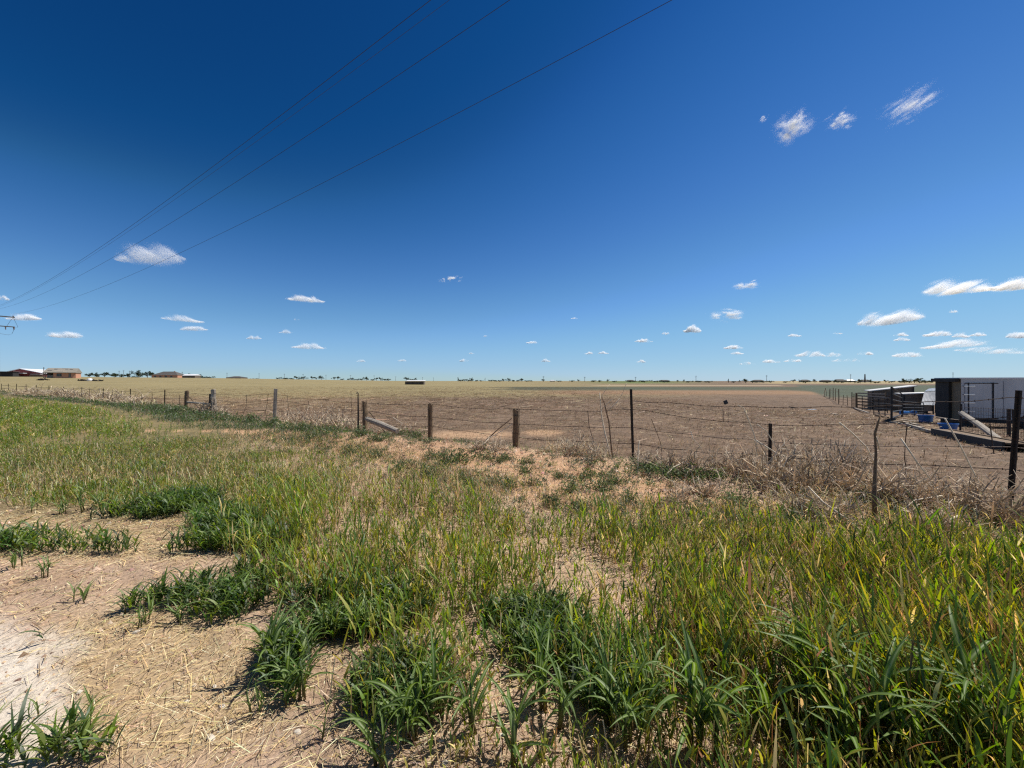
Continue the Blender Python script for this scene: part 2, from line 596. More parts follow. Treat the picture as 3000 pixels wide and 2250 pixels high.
# ------------------------------------------------------------------ clouds (thousands of small pale flecks in each)
def cloud(px, py, w, h, seed, label, dens=1.0, tilt=0.0, flat=True, wisp=.45, group='small clouds'):
    rg = np.random.default_rng(seed)
    D = float(np.clip(1800 * FPX / (1116 - py), 2600, 30000))   # all at one cloud base, lower in the sky means farther
    k = D / FPX
    W, Hh = w * k, h * k
    n = int(np.clip(w * h * (5.6 if flat else 4.4) * dens + 200, 200, 60000))
    if flat:                                    # fair weather puff: domed top, flattish base, ragged rim
        N = n * 5
        x = np.clip(rg.normal(0, .27, N), -.5, .5)
        prof = np.clip(1 - (2 * x) ** 2, 0, 1) ** .7
        bumps = .2 + 1.15 * fbm(x * (3 + w / 45), x * 0 + seed, 1.0, seed % 40, 3)
        hx0 = rg.uniform(-.3, .3, 5)
        hump = np.max([a_ * np.exp(-((x - c_) / w_) ** 2) for a_, c_, w_ in zip(rg.uniform(.45, 1, 5), hx0, rg.uniform(.07, .2, 5))], 0)
        top = prof ** .8 * (.12 + .55 * hump) * (.7 + .45 * bumps)
        bot = -.22 * prof ** .6 * (.7 + .6 * vnoise(x * 6, x * 0, 1, seed % 31))
        t = rg.random(N)
        z = bot + (top - bot) * t
        y = rg.normal(0, .16, N) * prof
        rim = np.minimum(np.minimum(t / .16, (1 - t) / .34), 1) * np.clip(prof * 2.2, 0, 1)
        nn = fbm(x * w / 11 + seed, z * h / 8 + y * 4, .9, seed % 50, 4)
        keep = rg.random(N) < np.clip(rim * 1.15 - .05, 0, 1) * np.clip((nn - (.18 + wisp * .42)) / .16, 0.02, 1)
    else:                                       # torn wisps: fine fibres drawn out along the wind
        N = n * 3
        nf = int(14 + w / 6)
        fx, fz = rg.uniform(-.36, .36, nf), rg.normal(0, .17, nf)
        fl = (.08 + .26 * rg.random(nf))
        fa = rg.normal(0, .28, nf)
        fc = rg.normal(0, .5, nf)
        fw = (.012 + .03 * rg.random(nf)) * (1.8 - wisp)
        p = rg.integers(0, nf, N)
        s_ = rg.normal(0, .5, N)
        x = fx[p] + fl[p] * s_ * np.cos(fa[p]) + rg.normal(0, 1, N) * fw[p] * .5
        z = fz[p] + fl[p] * s_ * np.sin(fa[p]) * 1.4 + fc[p] * s_ ** 2 * .08 + rg.normal(0, 1, N) * fw[p] * 1.6
        y = rg.normal(0, .08, N)
        nn = fbm(x * w / 9 + seed, z * h / 9, .8, seed % 50, 4)
        keep = rg.random(N) < np.clip((nn - .34) / .22, 0, 1) * np.exp(-((x / .42) ** 4 + (z / .45) ** 4))
    idx = np.nonzero(keep)[0][:n]
    P = np.stack([x[idx] * W, y[idx] * W * .5, z[idx] * Hh], -1)
    ct, st = math.cos(tilt), math.sin(tilt)
    P = np.stack([P[:, 0] * ct - P[:, 2] * st, P[:, 1], P[:, 0] * st + P[:, 2] * ct], -1)
    m = len(P)
    nrm = np.array(SUN_DIR)[None] + rg.normal(0, .3, (m, 3))
    nrm /= np.linalg.norm(nrm, axis=1)[:, None]
    u = np.cross(nrm, rg.normal(0, 1, (m, 3)))
    u /= np.linalg.norm(u, axis=1)[:, None]
    v = np.cross(nrm, u)
    s = (rg.random(m) * .5 + .75)[:, None] * k * (.58 if flat else .42)
    V = np.stack([P + u * s, P - u * s * .5 + v * s * .87, P - u * s * .5 - v * s * .87], 1).reshape(-1, 3)
    F = np.arange(m * 3).reshape(-1, 3)
    o = link('cloud', np_mesh('cloud', V, F, np.full((m * 3, 3), .97)), M_CLOUD)
    o.location = dep(px, py, D)
    tag(o, label, 'cloud', group)
    return o

CL = [
    (440, 757, 190, 62, 1.6, 0, True, .2, 'big white puffy cloud crossed by the lowest power line'),
    (894, 879, 108, 20, 1.3, -.07, True, .35, 'thin flat white cloud between the big puffy cloud and the shed'),
    (1319, 818, 64, 17, .9, .12, False, .6, 'small ragged cloud high above the long low shed'),
    (535, 937, 118, 20, .9, -.09, True, .55, 'faint streaky cloud just above a small flat white cloud'),
    (568, 965, 76, 16, 1.3, 0, True, .3, 'small flat white cloud under the faint streaky cloud'),
    (68, 932, 95, 24, 1.3, 0, True, .3, 'white cloud behind the utility pole crossarm'),
    (188, 984, 100, 23, 1.2, 0, True, .4, 'white cloud low over the pink brick house'),
    (905, 1018, 98, 19, 1.3, -.03, True, .3, 'double humped flat white cloud low over the dry field'),
    (2325, 372, 112, 74, .6, .62, False, .7, 'bright wispy cloud leaning up, fullest of three wisps high up'),
    (2462, 358, 84, 62, .26, .55, False, 1.0, 'thin wispy cloud between two other wisps high up'),
    (2668, 310, 172, 80, .2, .5, False, 1.15, 'long feathery torn cloud, largest of three wisps high up'),
    (2240, 345, 34, 20, .12, .6, False, 1.1, 'tiny torn shred beside the bright wisp high up'),
    (2185, 836, 70, 24, .9, .2, False, .6, 'small white cloud with a thin tail above the black stake sign'),
    (2128, 922, 98, 34, .9, 0, False, .6, 'ragged white cloud above the black stake sign'),
    (2028, 969, 50, 25, 1.4, 0, True, .3, 'compact round white cloud beside the ragged one'),
    (2805, 850, 190, 44, 1.2, .03, True, .35, 'long white cloud with pointed end above the trailer'),
    (2965, 840, 130, 38, 1.2, .05, True, .4, 'white cloud next to the long pointed one'),
    (2610, 938, 180, 50, 1.1, .12, True, .4, 'two tiered white cloud above the sheds'),
    (2745, 981, 78, 20, .9, 0, True, .45, 'flat pale cloud under the long pointed one'),
    (2815, 985, 50, 18, .6, 0, True, .6, None), (2865, 982, 44, 13, .7, 0, True, .5, None),
    (2985, 986, 70, 22, .9, 0, True, .45, 'pale cloud low above the trailer roof'),
    (2800, 1013, 190, 26, .7, .05, True, .7, 'broad faint bank of cloud low above the trailer'),
    (2900, 1030, 190, 20, .45, -.05, True, .8, 'hazy flat streak beneath the broad faint bank'),
    (2640, 982, 42, 12, .6, 0, True, .5, None), (2642, 996, 46, 12, .6, 0, True, .5, None),
    (2328, 984, 38, 9, .9, 0, True, .5, None), (2148, 1019, 54, 14, 1.1, 0, True, .4, None), (2160, 1036, 36, 9, .9, 0, True, .5, None),
    (2370, 1040, 84, 22, .5, 0, True, .8, 'faint scattered puff over the far farm trees'), (2440, 1042, 60, 14, .5, 0, True, .8, None),
    (2258, 1060, 52, 12, .7, 0, True, .6, None), (2325, 1058, 54, 10, .6, 0, True, .6, None), (2535, 1037, 46, 12, .5, 0, True, .7, None),
    (2660, 1042, 90, 18, .6, 0, True, .7, None), (2480, 1057, 80, 12, .35, 0, True, .9, None), (2190, 1066, 44, 9, .5, 0, True, .8, None),
    (1886, 1000, 50, 12, 1.1, 0, True, .4, None), (1950, 978, 22, 9, .6, 0, True, .6, None), (1560, 1004, 38, 9, 1.0, 0, True, .5, None),
    (1724, 1036, 26, 9, 1.0, 0, True, .4, None), (1768, 1035, 30, 9, 1.0, 0, True, .4, None), (1599, 1058, 26, 11, 1.0, 0, True, .4, None),
    (1877, 1060, 28, 10, .9, 0, True, .5, None), (1359, 1057, 26, 10, 1.0, 0, True, .4, None), (1178, 1057, 28, 8, .7, 0, True, .5, None),
    (1056, 1059, 26, 9, .8, 0, True, .5, None), (744, 991, 42, 12, 1.1, 0, True, .4, None), (838, 974, 40, 12, .7, 0, True, .6, None),
    (1382, 1036, 18, 6, .5, 0, True, .7, None), (1682, 933, 18, 6, .4, 0, True, .8, None), (1423, 985, 14, 5, .4, 0, True, .8, None),
    (2455, 977, 28, 8, .4, 0, True, .7, None), (2792, 914, 30, 9, .35, 0, True, .8, None), (870, 937, 20, 6, .3, 0, True, .9, None),
    (8, 876, 36, 18, .6, 0, True, .6, 'faint cloud puff beside the topmost power lines'),
]
for i, (px, py, w, h, dn, tl, fl, ws, lab) in enumerate(CL):
    if lab is None:
        over = [(700, 'above the low dark hip roof'), (900, 'beside the double humped cloud'), (1100, 'above the far tree rows'), (1300, 'above the long low shed'), (1480, 'above the open field near the shed'),
                (1700, 'above the wooden post and far tree rows'), (1830, 'above the forked dry stalks'), (2000, 'above the tall steel post'), (2200, 'above the black stake sign'), (2400, 'above the short steel post'),
                (2600, 'above the far tower and farm buildings'), (2750, 'above the sheds'), (3100, 'above the trailer')]
        side = next(t_ for p_, t_ in over if px < p_)
        lab, g = ('tiny pale cloud low over the horizon, ' if py > 1020 else 'small faint cloud higher over the horizon, ') + side, 'tiny horizon clouds'
    else:
        g = 'larger clouds'
    cloud(px, py, w * 1.1, h * 1.2, 100 + i, lab, dn, tl, fl, ws, g)

# ------------------------------------------------------------------ trees on the horizon
def tree_variant(seed, kind):
    rg = np.random.default_rng(seed)
    t = empty('far_tree', (0, 0, 0))
    tr = MB()
    tr.tube([(0, 0, -.3), (.02, 0, .18), (.01, .02, .42)], [.05, .035, .02], 6)
    for a in range(5):
        an = a * 1.26 + rg.random()
        tr.tube([(.01, .01, .22 + .04 * a), (.2 * math.cos(an), .2 * math.sin(an), .45 + .04 * a)], [.018, .006], 4, caps=False)
    tr.build('trunk', M_BARK, t)
    n = 420
    lob = 9
    c = rg.normal(0, 1, (lob, 3)) * np.array((.26, .26, .16)) + np.array((0, 0, .58))
    if kind == 1:
        c = np.stack([rg.normal(0, .06, lob), rg.normal(0, .06, lob), np.linspace(.25, .95, lob)], -1)
    if kind == 2:
        c = rg.normal(0, 1, (lob, 3)) * np.array((.32, .3, .12)) + np.array((0, 0, .38))
    rr = .12 + .12 * rg.random(lob)
    if kind == 1:
        rr = np.linspace(.2, .06, lob)
    p = rg.integers(0, lob, n)
    q = rg.normal(0, 1, (n, 3))
    q /= np.linalg.norm(q, axis=1)[:, None]
    P = c[p] + q * (rg.random(n) ** .4)[:, None] * rr[p][:, None]
    P[:, 2] = np.clip(P[:, 2], .08, 1)
    u = rg.normal(0, 1, (n, 3)); u /= np.linalg.norm(u, axis=1)[:, None]
    v = np.cross(u, rg.normal(0, 1, (n, 3))); v /= np.linalg.norm(v, axis=1)[:, None]
    s = (.035 + .035 * rg.random(n))[:, None]
    V = np.stack([P - u * s, P - v * s * .6, P + u * s, P + v * s * .6], 1).reshape(-1, 3)
    F = np.arange(n * 4).reshape(-1, 4)
    colr = np.array((.034, .05, .026))[None] * (.65 + .7 * rg.random((n, 1))) + rg.random((n, 1)) * np.array((.015, .01, 0))[None]
    link('crown', np_mesh('crown', V, F, np.repeat(colr, 4, 0)), M_CROWN, t)
    return t

TV = [tree_variant(40 + i, k) for i, k in enumerate((0, 0, 0, 2, 2, 1))]
TLAB = {0: 'round dark green tree on the far horizon', 2: 'low spreading dark tree on the far horizon', 1: 'narrow upright dark tree on the far horizon'}
TUSED = set()
def far_tree(px, top, base, wpx, var=None, y=None, label=None, group='trees along the horizon'):
    y = y or random.uniform(620, 760)
    x = (px - 1500) / FPX * y
    z = gz(x, y)
    h = max(CAMZ - (top - 1.6 - HZ) / FPX * y - z, 2.6)
    w = wpx * 1.2 / FPX * y
    var = random.choice((0, 1, 2)) if var is None else var
    if var in TUSED:
        o = copy_tree(TV[var])
    else:
        o = TV[var]
        TUSED.add(var)
    o.location = (x, y, z - .1)
    o.rotation_euler = (0, 0, random.uniform(0, 6.28))
    o.scale = (w / .85, w / .85, h)
    k = (0, 0, 0, 2, 2, 1)[var]
    tag(o, label or TLAB[k], 'tree', group + {0: ', round', 2: ', low', 1: ', narrow'}[k])
    return o

# (px, top, base, width, variant)
for a in [(262, 1092, 1104, 14, 0), (283, 1093, 1104, 14, 1), (307, 1090, 1105, 18, 2), (336, 1093, 1107, 24, 0), (356, 1097, 1105, 9, 1),
          (374, 1094, 1105, 14, 2), (389, 1095, 1105, 12, 3), (407, 1086, 1105, 21, 1), (432, 1087, 1105, 20, 0), (445, 1090, 1105, 11, 2),
          (503, 1090, 1105, 12, 0), (513, 1094, 1106, 12, 3), (532, 1096, 1106, 9, 2), (558, 1094, 1106, 11, 0), (587, 1098, 1107, 16, 1),
          (611, 1098, 1108, 18, 3), (742, 1108, 1111, 6, 3), (754, 1108, 1111, 6, 4),
          (833, 1104, 1111, 18, 3), (852, 1106, 1111, 14, 4), (869, 1102, 1111, 12, 0), (890, 1104, 1111, 13, 1), (914, 1103, 1111, 9, 2),
          (926, 1105, 1111, 10, 0), (941, 1102, 1111, 13, 1), (979, 1105, 1112, 9, 2), (990, 1103, 1112, 9, 0), (1003, 1107, 1112, 6, 3),
          (1022, 1108, 1113, 8, 4), (1031, 1107, 1113, 8, 0), (1046, 1109, 1113, 14, 3), (1059, 1107, 1113, 11, 4), (1074, 1105, 1113, 12, 1),
          (1091, 1109, 1113, 12, 3), (1103, 1107, 1113, 10, 2), (1115, 1106, 1113, 11, 0), (1126, 1108, 1113, 12, 4), (1137, 1108, 1113, 9, 3),
          (1191, 1105, 1113, 11, 0), (1205, 1108, 1113, 10, 4), (1217, 1108, 1113, 7, 1),
          (1342, 1106, 1115, 6, 5), (1350, 1108, 1115, 9, 3), (1360, 1109, 1115, 11, 4), (1373, 1109, 1115, 11, 3), (1383, 1108, 1115, 9, 1),
          (1397, 1112, 1115, 9, 4), (1409, 1112, 1115, 6, 3), (1421, 1108, 1115, 3, 5), (1438, 1110, 1116, 9, 3), (1450, 1112, 1116, 11, 4),
          (1464, 1111, 1116, 11, 3), (1476, 1110, 1116, 10, 0), (1490, 1109, 1116, 10, 1), (1503, 1110, 1116, 11, 3), (1518, 1112, 1116, 9, 4),
          (1529, 1109, 1116, 12, 0), (1543, 1112, 1116, 8, 3), (1555, 1113, 1116, 8, 4), (1591, 1111, 1116, 8, 0), (1637, 1113, 1117, 9, 3),
          (1676, 1113, 1117, 9, 4), (1695, 1112, 1117, 6, 0), (1740, 1111, 1117, 15, 3), (1757, 1113, 1117, 7, 4), (1780, 1112, 1117, 6, 1),
          (1801, 1113, 1117, 7, 3), (1847, 1111, 1117, 16, 3), (1888, 1110, 1117, 22, 3), (1925, 1113, 1117, 14, 4), (1948, 1113, 1117, 16, 3),
          (1985, 1114, 1118, 6, 0), (2003, 1113, 1118, 5, 1), (2017, 1113, 1118, 10, 3), (2045, 1114, 1118, 16, 4), (2076, 1113, 1118, 12, 3),
          (2134, 1111, 1118, 6, 5), (2150, 1114, 1118, 12, 3), (2168, 1114, 1118, 5, 0), (2184, 1110, 1118, 14, 0), (2205, 1113, 1118, 20, 4),
          (2237, 1112, 1118, 14, 3), (2257, 1114, 1118, 10, 4), (2302, 1114, 1118, 10, 3), (2324, 1112, 1118, 9, 0), (2341, 1112, 1118, 4, 5),
          (2359, 1113, 1118, 14, 4), (2387, 1112, 1118, 9, 1), (2425, 1114, 1118, 14, 3), (2444, 1112, 1118, 9, 0), (2465, 1112, 1118, 16, 3),
          (2505, 1113, 1118, 14, 4), (2520, 1111, 1118, 12, 0), (2551, 1113, 1118, 9, 1), (2566, 1113, 1118, 11, 3), (2595, 1113, 1118, 9, 0),
          (2612, 1114, 1118, 9, 4), (2640, 1112, 1118, 14, 3), (2650, 1109, 1118, 13, 0), (2664, 1110, 1118, 15, 3), (2680, 1108, 1118, 17, 0),
          (2695, 1109, 1118, 15, 1), (2710, 1110, 1118, 15, 3), (2722, 1111, 1118, 12, 4), (2742, 1109, 1118, 10, 0)]:
    far_tree(*a)

# ------------------------------------------------------------------ far houses, sheds and masts
def gable(name, px0, px1, top, eave, base, y, wallm, roofm, label, cat='house', depth=9.0, hip=0.0, wins=(), yaw=None, chim=False):
    x0, x1 = (px0 - 1500) / FPX * y, (px1 - 1500) / FPX * y
    xc, w = (x0 + x1) / 2, x1 - x0
    z = gz(xc, y)
    hz = max(CAMZ - (eave - HZ) / FPX * y - z, 1.6)
    rz = max(CAMZ - (top - HZ) / FPX * y - z, hz + .8)
    t = empty(name, (xc, y, z), 0 if yaw is None else yaw)
    g = -.6
    MB().box((-w / 2, 0, g), (w / 2, depth, hz)).build('wall', wallm, t)
    hp = hip * w
    o = .4
    V = [(-w / 2 - o, -o, hz), (w / 2 + o, -o, hz), (w / 2 + o, depth + o, hz), (-w / 2 - o, depth + o, hz), (-w / 2 - o + hp, depth / 2, rz), (w / 2 + o - hp, depth / 2, rz)]
    rf = MB().add(V, [(0, 1, 5, 4), (1, 2, 5), (2, 3, 4, 5), (3, 0, 4), (3, 2, 1, 0)]).build('roof', roofm, t)
    if chim:
        MB().box((w * .2, depth * .45, rz - 1), (w * .2 + 1, depth * .45 + 1, rz + .7)).build('chimney', wallm, rf)
    for (a, b, c, d) in wins:
        wd = MB().box((-w / 2 + a * w, -.06, c * hz), (-w / 2 + b * w, .05, d * hz)).build('window', M_GLASS, t)
    tag(t, label, cat)
    return t

fh = gable('farm_house', 444, 520, 1088, 1099, 1106, 560, M_BRICK, M_DARKROOF, 'large far house with broad dark hip roof and dormers among trees', 'house', 16, .28,
           [(.1, .18, .2, .8), (.3, .38, .2, .8), (.5, .6, .1, .85), (.72, .8, .2, .8)], chim=True)
for k in (-7, 0, 7):
    dm = MB().box((k - 1.4, 1.5, 3.2), (k + 1.4, 6, 6.0)).build('dormer', M_WHITEROOF, fh)
    MB().box((k - .8, 1.4, 4.0), (k + .8, 1.48, 5.4)).build('pane', M_GLASS, dm)
gable('machine_shed', 534, 571, 1096, 1100, 1106, 540, M_SHEDWALL, M_WHITEROOF, 'small far shed with white roof right of the dormered house', 'shed', 10)
gable('low_house', 662, 706, 1102, 1107, 1109, 560, M_SHEDWALL, M_DARKROOF, 'far building showing only a low dark hip roof', 'house', 14, .36)
for i, (p0, p1, tp, ev, bs, wm, rm, lb) in enumerate([
        (1612, 1626, 1113.5, 1115, 1117, M_FARWALL, M_WHITEROOF, 'tiny white roofed far house standing alone on the horizon'),
        (1840, 1858, 1113, 1115, 1117, M_FARWALL, M_DARKROOF, 'tiny far house with dark roof between round trees'),
        (1935, 1962, 1113, 1115, 1117.5, M_FARWALL, M_DARKROOF, 'tiny far house with long dark roof and pale walls'),
        (2210, 2238, 1112.5, 1115, 1118, M_FARWALL, M_DARKROOF, 'tiny far house with grey roof beside a dark tree clump'),
        (2351, 2374, 1112, 1115, 1118, M_FARWALL, M_DARKROOF, 'tiny far house with dark hip roof beyond the green crop'),
        (2410, 2436, 1113, 1115, 1118, M_SHEDWALL, M_DARKROOF, 'tiny low far barn with flat dark roof'),
        (2452, 2480, 1111, 1115, 1118, M_FARWALL, M_DARKROOF, 'far farm building at the foot of a thin mast'),
        (2482, 2506, 1112, 1115, 1118, M_FARWALL, M_TINROOF, 'far grey roofed farm building between mast and tower'),
        (2526, 2552, 1112, 1115, 1118, M_FARWALL, M_DARKROOF, 'far farm building at the foot of the thick tower')]):
    gable('far_house', p0, p1, tp, ev, bs, 1050, wm, rm, lb, 'house', 12, .2)

def mast(px, top, y, w, label, cat='mast', name='far_mast', arms=2):
    x = (px - 1500) / FPX * y
    z = gz(x, y)
    h = CAMZ - (top - HZ) / FPX * y - z
    t = empty(name, (x, y, z))
    MB().tube([(0, 0, -.5), (0, 0, h)], [w, w * .6], 6).build('shaft', M_POLE, t)
    for k in range(arms):
        MB().beam((-w * 5, 0, h - .6 - k * h * .09), (w * 5, 0, h - .6 - k * h * .09), .25, .25).build('crossarm', M_POLE, t)
    tag(t, label, cat, 'poles and masts on the horizon')
for a in [(232, 1084, 300), (349, 1086, 420), (362, 1085, 420), (380, 1086, 420), (534, 1089, 460), (665, 1092, 500), (759, 1094, 520), (833, 1095, 520),
          (888, 1096, 520), (955, 1098, 540), (1027, 1099, 560), (1096, 1100, 560), (1159, 1103, 600), (1238, 1105, 620), (1270, 1106, 620)]:
    mast(*a, .2, 'thin far utility pole along the horizon', 'utility pole', 'far_utility_pole', 1)
for px, tp, lb in [(1592, 1102, 'lattice mast above tree clump'), (1713, 1104, 'lone mast'), (1862, 1104, 'lone mast'), (2039, 1101, 'mast beside low trees'), (2246, 1099, 'tall mast beside low trees'),
                   (2492, 1096, 'thin mast above the farm buildings'), (2792, 1091, 'mast rising behind the trailer roof')]:
    mast(px, tp, 900, .45, {'lone mast': 'lone thin mast on the bare horizon'}.get(lb, 'far ' + lb), 'mast', 'far_mast', 3)
mast(2534, 1096, 900, 1.7, 'thick dark far tower above the farm buildings', 'tower', 'far_tower', 0)

# a facade turned by th: local x of a photo column, measured from column px0 at depth y
def facade(px0, y, th):
    x = (px0 - 1500) / FPX * y
    c, s_ = math.cos(th), math.sin(th)
    def f(px):
        r = (px - 1500) / FPX
        return (r * y - x) / (c - r * s_)
    return x, f

# abandoned pink brick house
HY = 178.0
HTH = math.radians(36)
hX, hx = facade(126, HY, HTH)
hz0 = gz(hX + 4, HY + 3)
U = HY / FPX
hs = empty('brick_house', (hX, HY, hz0), HTH)
hgt = zat0 = CAMZ - (1091.5 - HZ) * U - hz0
MB().box((hx(156), 0, -.8), (hx(222), 8, hgt)).build('wall', M_BRICK, hs)
MB().box((hx(131), 2.6, -.8), (hx(155.8), 8, hgt - .02)).build('carport_wall', M_SHEDWALL, hs)
for q in (128.5, 134):
    MB().box((hx(q) - .15, -.1, -.8), (hx(q) + .15, .2, hgt - .03)).build('carport_post', M_SHEDWALL, hs)
MB().box((hx(135), 1.2, .2), (hx(155), 1.3, 1.3)).build('low_panel', M_FARWALL, hs)
for a, b, c, d in ((166, 180.5, .75, 2.15), (201, 207.5, .5, 2.2), (187, 195, 1.1, 1.5)):
    if a == 187:
        continue
    wd = MB().box((hx(a), -.05, c), (hx(b), .12, d)).build('window', M_GLASS, hs)
    MB().box((hx(a) - .08, -.09, c - .12), (hx(b) + .08, .02, c - .003)).build('sill', M_FARWALL, wd)
    MB().box(((hx(a) + hx(b)) / 2 - .04, -.08, c + .002), ((hx(a) + hx(b)) / 2 + .04, -.053, d)).build('mullion', M_FARWALL, wd)
ro = MB()
e0, e1, ez, rz = hx(126), hx(224.5), hgt + .02, CAMZ - (1078 - HZ) * U * 1.02 - hz0
ro.add([(e0, -.75, ez - .1), (e1, -.75, ez - .1), (e1, 8.6, ez - .1), (e0, 8.6, ez - .1), (e0 + .5, 4, rz), (e1 - .1, 4, rz),
        (e0, -.75, ez + .12), (e1, -.75, ez + .12), (e1, 8.6, ez + .12), (e0, 8.6, ez + .12)],
       [(3, 2, 1, 0), (0, 1, 7, 6), (1, 2, 8, 7), (2, 3, 9, 8), (3, 0, 6, 9), (6, 7, 5, 4), (8, 9, 4, 5), (7, 8, 5), (9, 6, 4)])
rf = ro.build('roof', M_SHINGLE, hs)
for i in range(9):
    sx = random.uniform(e0 + .6, e1 - 2.5)
    st = random.uniform(.12, .9)
    MB().box((0, -.35, 0), (random.uniform(.8, 2.2), .35, .04), Matrix.Rotation(math.atan2(rz - ez, 4.75), 3, 'X'), (sx, -.75 + 4.75 * st, ez + .14 + (rz - ez - .12) * st)).build('loose_shingle', M_DARKROOF if i % 2 else M_GREYWOOD, rf)
MB().box((hx(124.5), 1, -.5), (hx(126.5), 1.3, rz + .2)).build('flue_post', M_POLE, hs)
tag(hs, 'derelict pink brick house with worn grey shingle roof and dark windows', 'house')

# red barn
BYd = 225.0
BTH = math.radians(28)
bX, bx_ = facade(58, BYd, BTH)
bz0 = gz(bX, BYd)
bn = empty('red_barn', (bX, BYd, bz0), BTH)
u = BYd / FPX
pk, ev = CAMZ - (1081.5 - HZ) * u - bz0, CAMZ - (1094 - HZ) * u - bz0
for nm, mt, V, F in (
        ('wall', M_REDWALL, [(bx_(8), 0, -.6), (bx_(124), 0, -.6), (bx_(124), 0, ev), (bx_(58), 0, pk), (bx_(8), 0, ev + .1),
                             (bx_(8), 24, -.6), (bx_(124), 24, -.6), (bx_(124), 24, ev), (bx_(58), 24, pk), (bx_(8), 24, ev + .1)],
         [(0, 1, 2, 3, 4), (9, 8, 7, 6, 5), (0, 4, 9, 5), (1, 6, 7, 2), (2, 7, 8, 3), (3, 8, 9, 4)]),
        ('roof', M_WHITEROOF, [(bx_(4), -.5, ev), (bx_(58), -.5, pk + .1), (bx_(128), -.5, ev), (bx_(4), 24.5, ev), (bx_(58), 24.5, pk + .1), (bx_(128), 24.5, ev),
                               (bx_(4), -.5, ev + .3), (bx_(58), -.5, pk + .4), (bx_(128), -.5, ev + .3), (bx_(4), 24.5, ev + .3), (bx_(58), 24.5, pk + .4), (bx_(128), 24.5, ev + .3)],
         [(0, 1, 7, 6), (1, 2, 8, 7), (6, 7, 10, 9), (7, 8, 11, 10), (0, 6, 9, 3), (2, 5, 11, 8), (3, 9, 10, 4), (4, 10, 11, 5), (0, 3, 4, 1), (1, 4, 5, 2)])):
    MB().add(V, F).build(nm, mt, bn)
lt = MB().box((bx_(40), -4, ev), (bx_(80), -.01, ev + .25)).build('lean_to_roof', M_WHITEROOF, bn)
MB().box((bx_(98), -3, ev - .5), (bx_(126), -.01, ev - .3)).build('side_awning', M_WHITEROOF, bn)
MB().box((bx_(42), -3, -.6), (bx_(66), -2.9, .9)).build('door', M_FARWALL, bn)
MB().box((bx_(96), -3.4, -.6), (bx_(136), -3.2, .75)).build('yard_fence', M_SHEDWALL, bn)
tag(bn, 'wide red metal barn with white trimmed low gable roof', 'barn')
dkx = (17 - 1500) / FPX * (BYd - 12)
dk = empty('dark_stock_pen', (dkx, BYd - 12, gz(dkx, BYd - 12)), BTH)
MB().box((-7, 0, -.5), (2.6, 5, CAMZ - (1090 - HZ) * u - bz0)).build('wall', M_TRAILER_DARK, dk)
dkz = CAMZ - (1090 - HZ) * u - bz0
MB().box((-7.4, -.5, dkz + .01), (3, 5.4, dkz + .2)).build('roof', M_DARKROOF, dk)
tag(dk, 'dark flat roofed stock shelter in front of the red barn', 'shelter')
# dark heap beside the house, low rubble
for (a, b, tp, bs, nm, lb) in ((115, 133, 1099, 1107, 'scrap_heap', 'dark scrap heap at the carport end of the pink house'),
                               (228, 252, 1104, 1107.5, 'rubble_heap', 'low dark rubble heap beside the pink house wall'),
                               (270, 293, 1104, 1108, 'rubble_heap', 'low dark rubble heap further from the pink house')):
    y = 135
    x = ((a + b) / 2 - 1500) / FPX * y
    r_ = (b - a) / 2 / FPX * y
    mb = MB()
    for k in range(26):
        c = Vector((random.uniform(-r_, r_), random.uniform(-.8, .8), random.uniform(0, (bs - tp) / FPX * y * .7)))
        mb.beam(c, c + Vector((random.uniform(-1, 1), random.uniform(-.5, .5), random.uniform(-.2, .4))), .25, .2, jit=.05)
    o = mb.build(nm, M_TRAILER_DARK)
    o.location = (x, y, gz(x, y))
    tag(o, lb, 'heap')
wb = MB()
wb.tube([(0, 0, 0), (0, 0, .5), (0, 0, .85), (0, 0, 1.0)], [.7, .75, .6, .3], 10).build
o = wb.build('white_tank', M_WHITEROOF, smooth=True)
x = (263 - 1500) / FPX * 134
o.location = (x, 134, gz(x, 134) - .05)
tag(o, 'small white tank between two dark rubble heaps', 'tank')
for px, py in ((818, 1110.5), (878, 1111.5), (333, 1106.5)):
    far_tree(px, py - 3.5, py, 7, 4, 300, 'lone dark low bush standing out in the dry field', 'lone bushes in the dry field')

# long low loafing shed in the dry field
sy = 150.0
x0, x1 = (1187 - 1500) / FPX * sy, (1241 - 1500) / FPX * sy
sh = empty('loafing_shed', ((x0 + x1) / 2, sy, gz((x0 + x1) / 2, sy)))
w2 = (x1 - x0) / 2
MB().box((-w2, 2.4, -.3), (w2, 2.5, 1.25)).build('back_wall', M_SHEDWALL, sh)
for sx in (-1, 1):
    MB().box((sx * w2 - .05, .02, -.3), (sx * w2 + .05, 2.39, 1.2)).build('side_wall', M_SHEDWALL, sh)
for k in range(5):
    q = -w2 + .06 + k * (2 * w2 - .12) / 4
    MB().box((q - .07, -.12, -.3), (q + .07, .0, 1.25)).build('post', M_POLE, sh)
for k in range(4):
    MB().box((-w2 + .1, -.17, .12 + k * .3), (w2 - .1, -.125, .34 + k * .3)).build('board', M_SHEDWALL, sh)
MB().add([(-w2 + .3, -.6, 1.35), (w2 + .3, -.6, 1.35), (w2 + .3, 2.9, 1.62), (-w2 + .3, 2.9, 1.62), (-w2 + .3, -.6, 1.45), (w2 + .3, -.6, 1.45), (w2 + .3, 2.9, 1.72), (-w2 + .3, 2.9, 1.72)],
         [(3, 2, 1, 0), (4, 5, 6, 7), (0, 1, 5, 4), (1, 2, 6, 5), (2, 3, 7, 6), (3, 0, 4, 7)]).build('roof', M_WHITEROOF, sh)
tag(sh, 'long low dark shed with white roof alone in the dry field', 'shed')

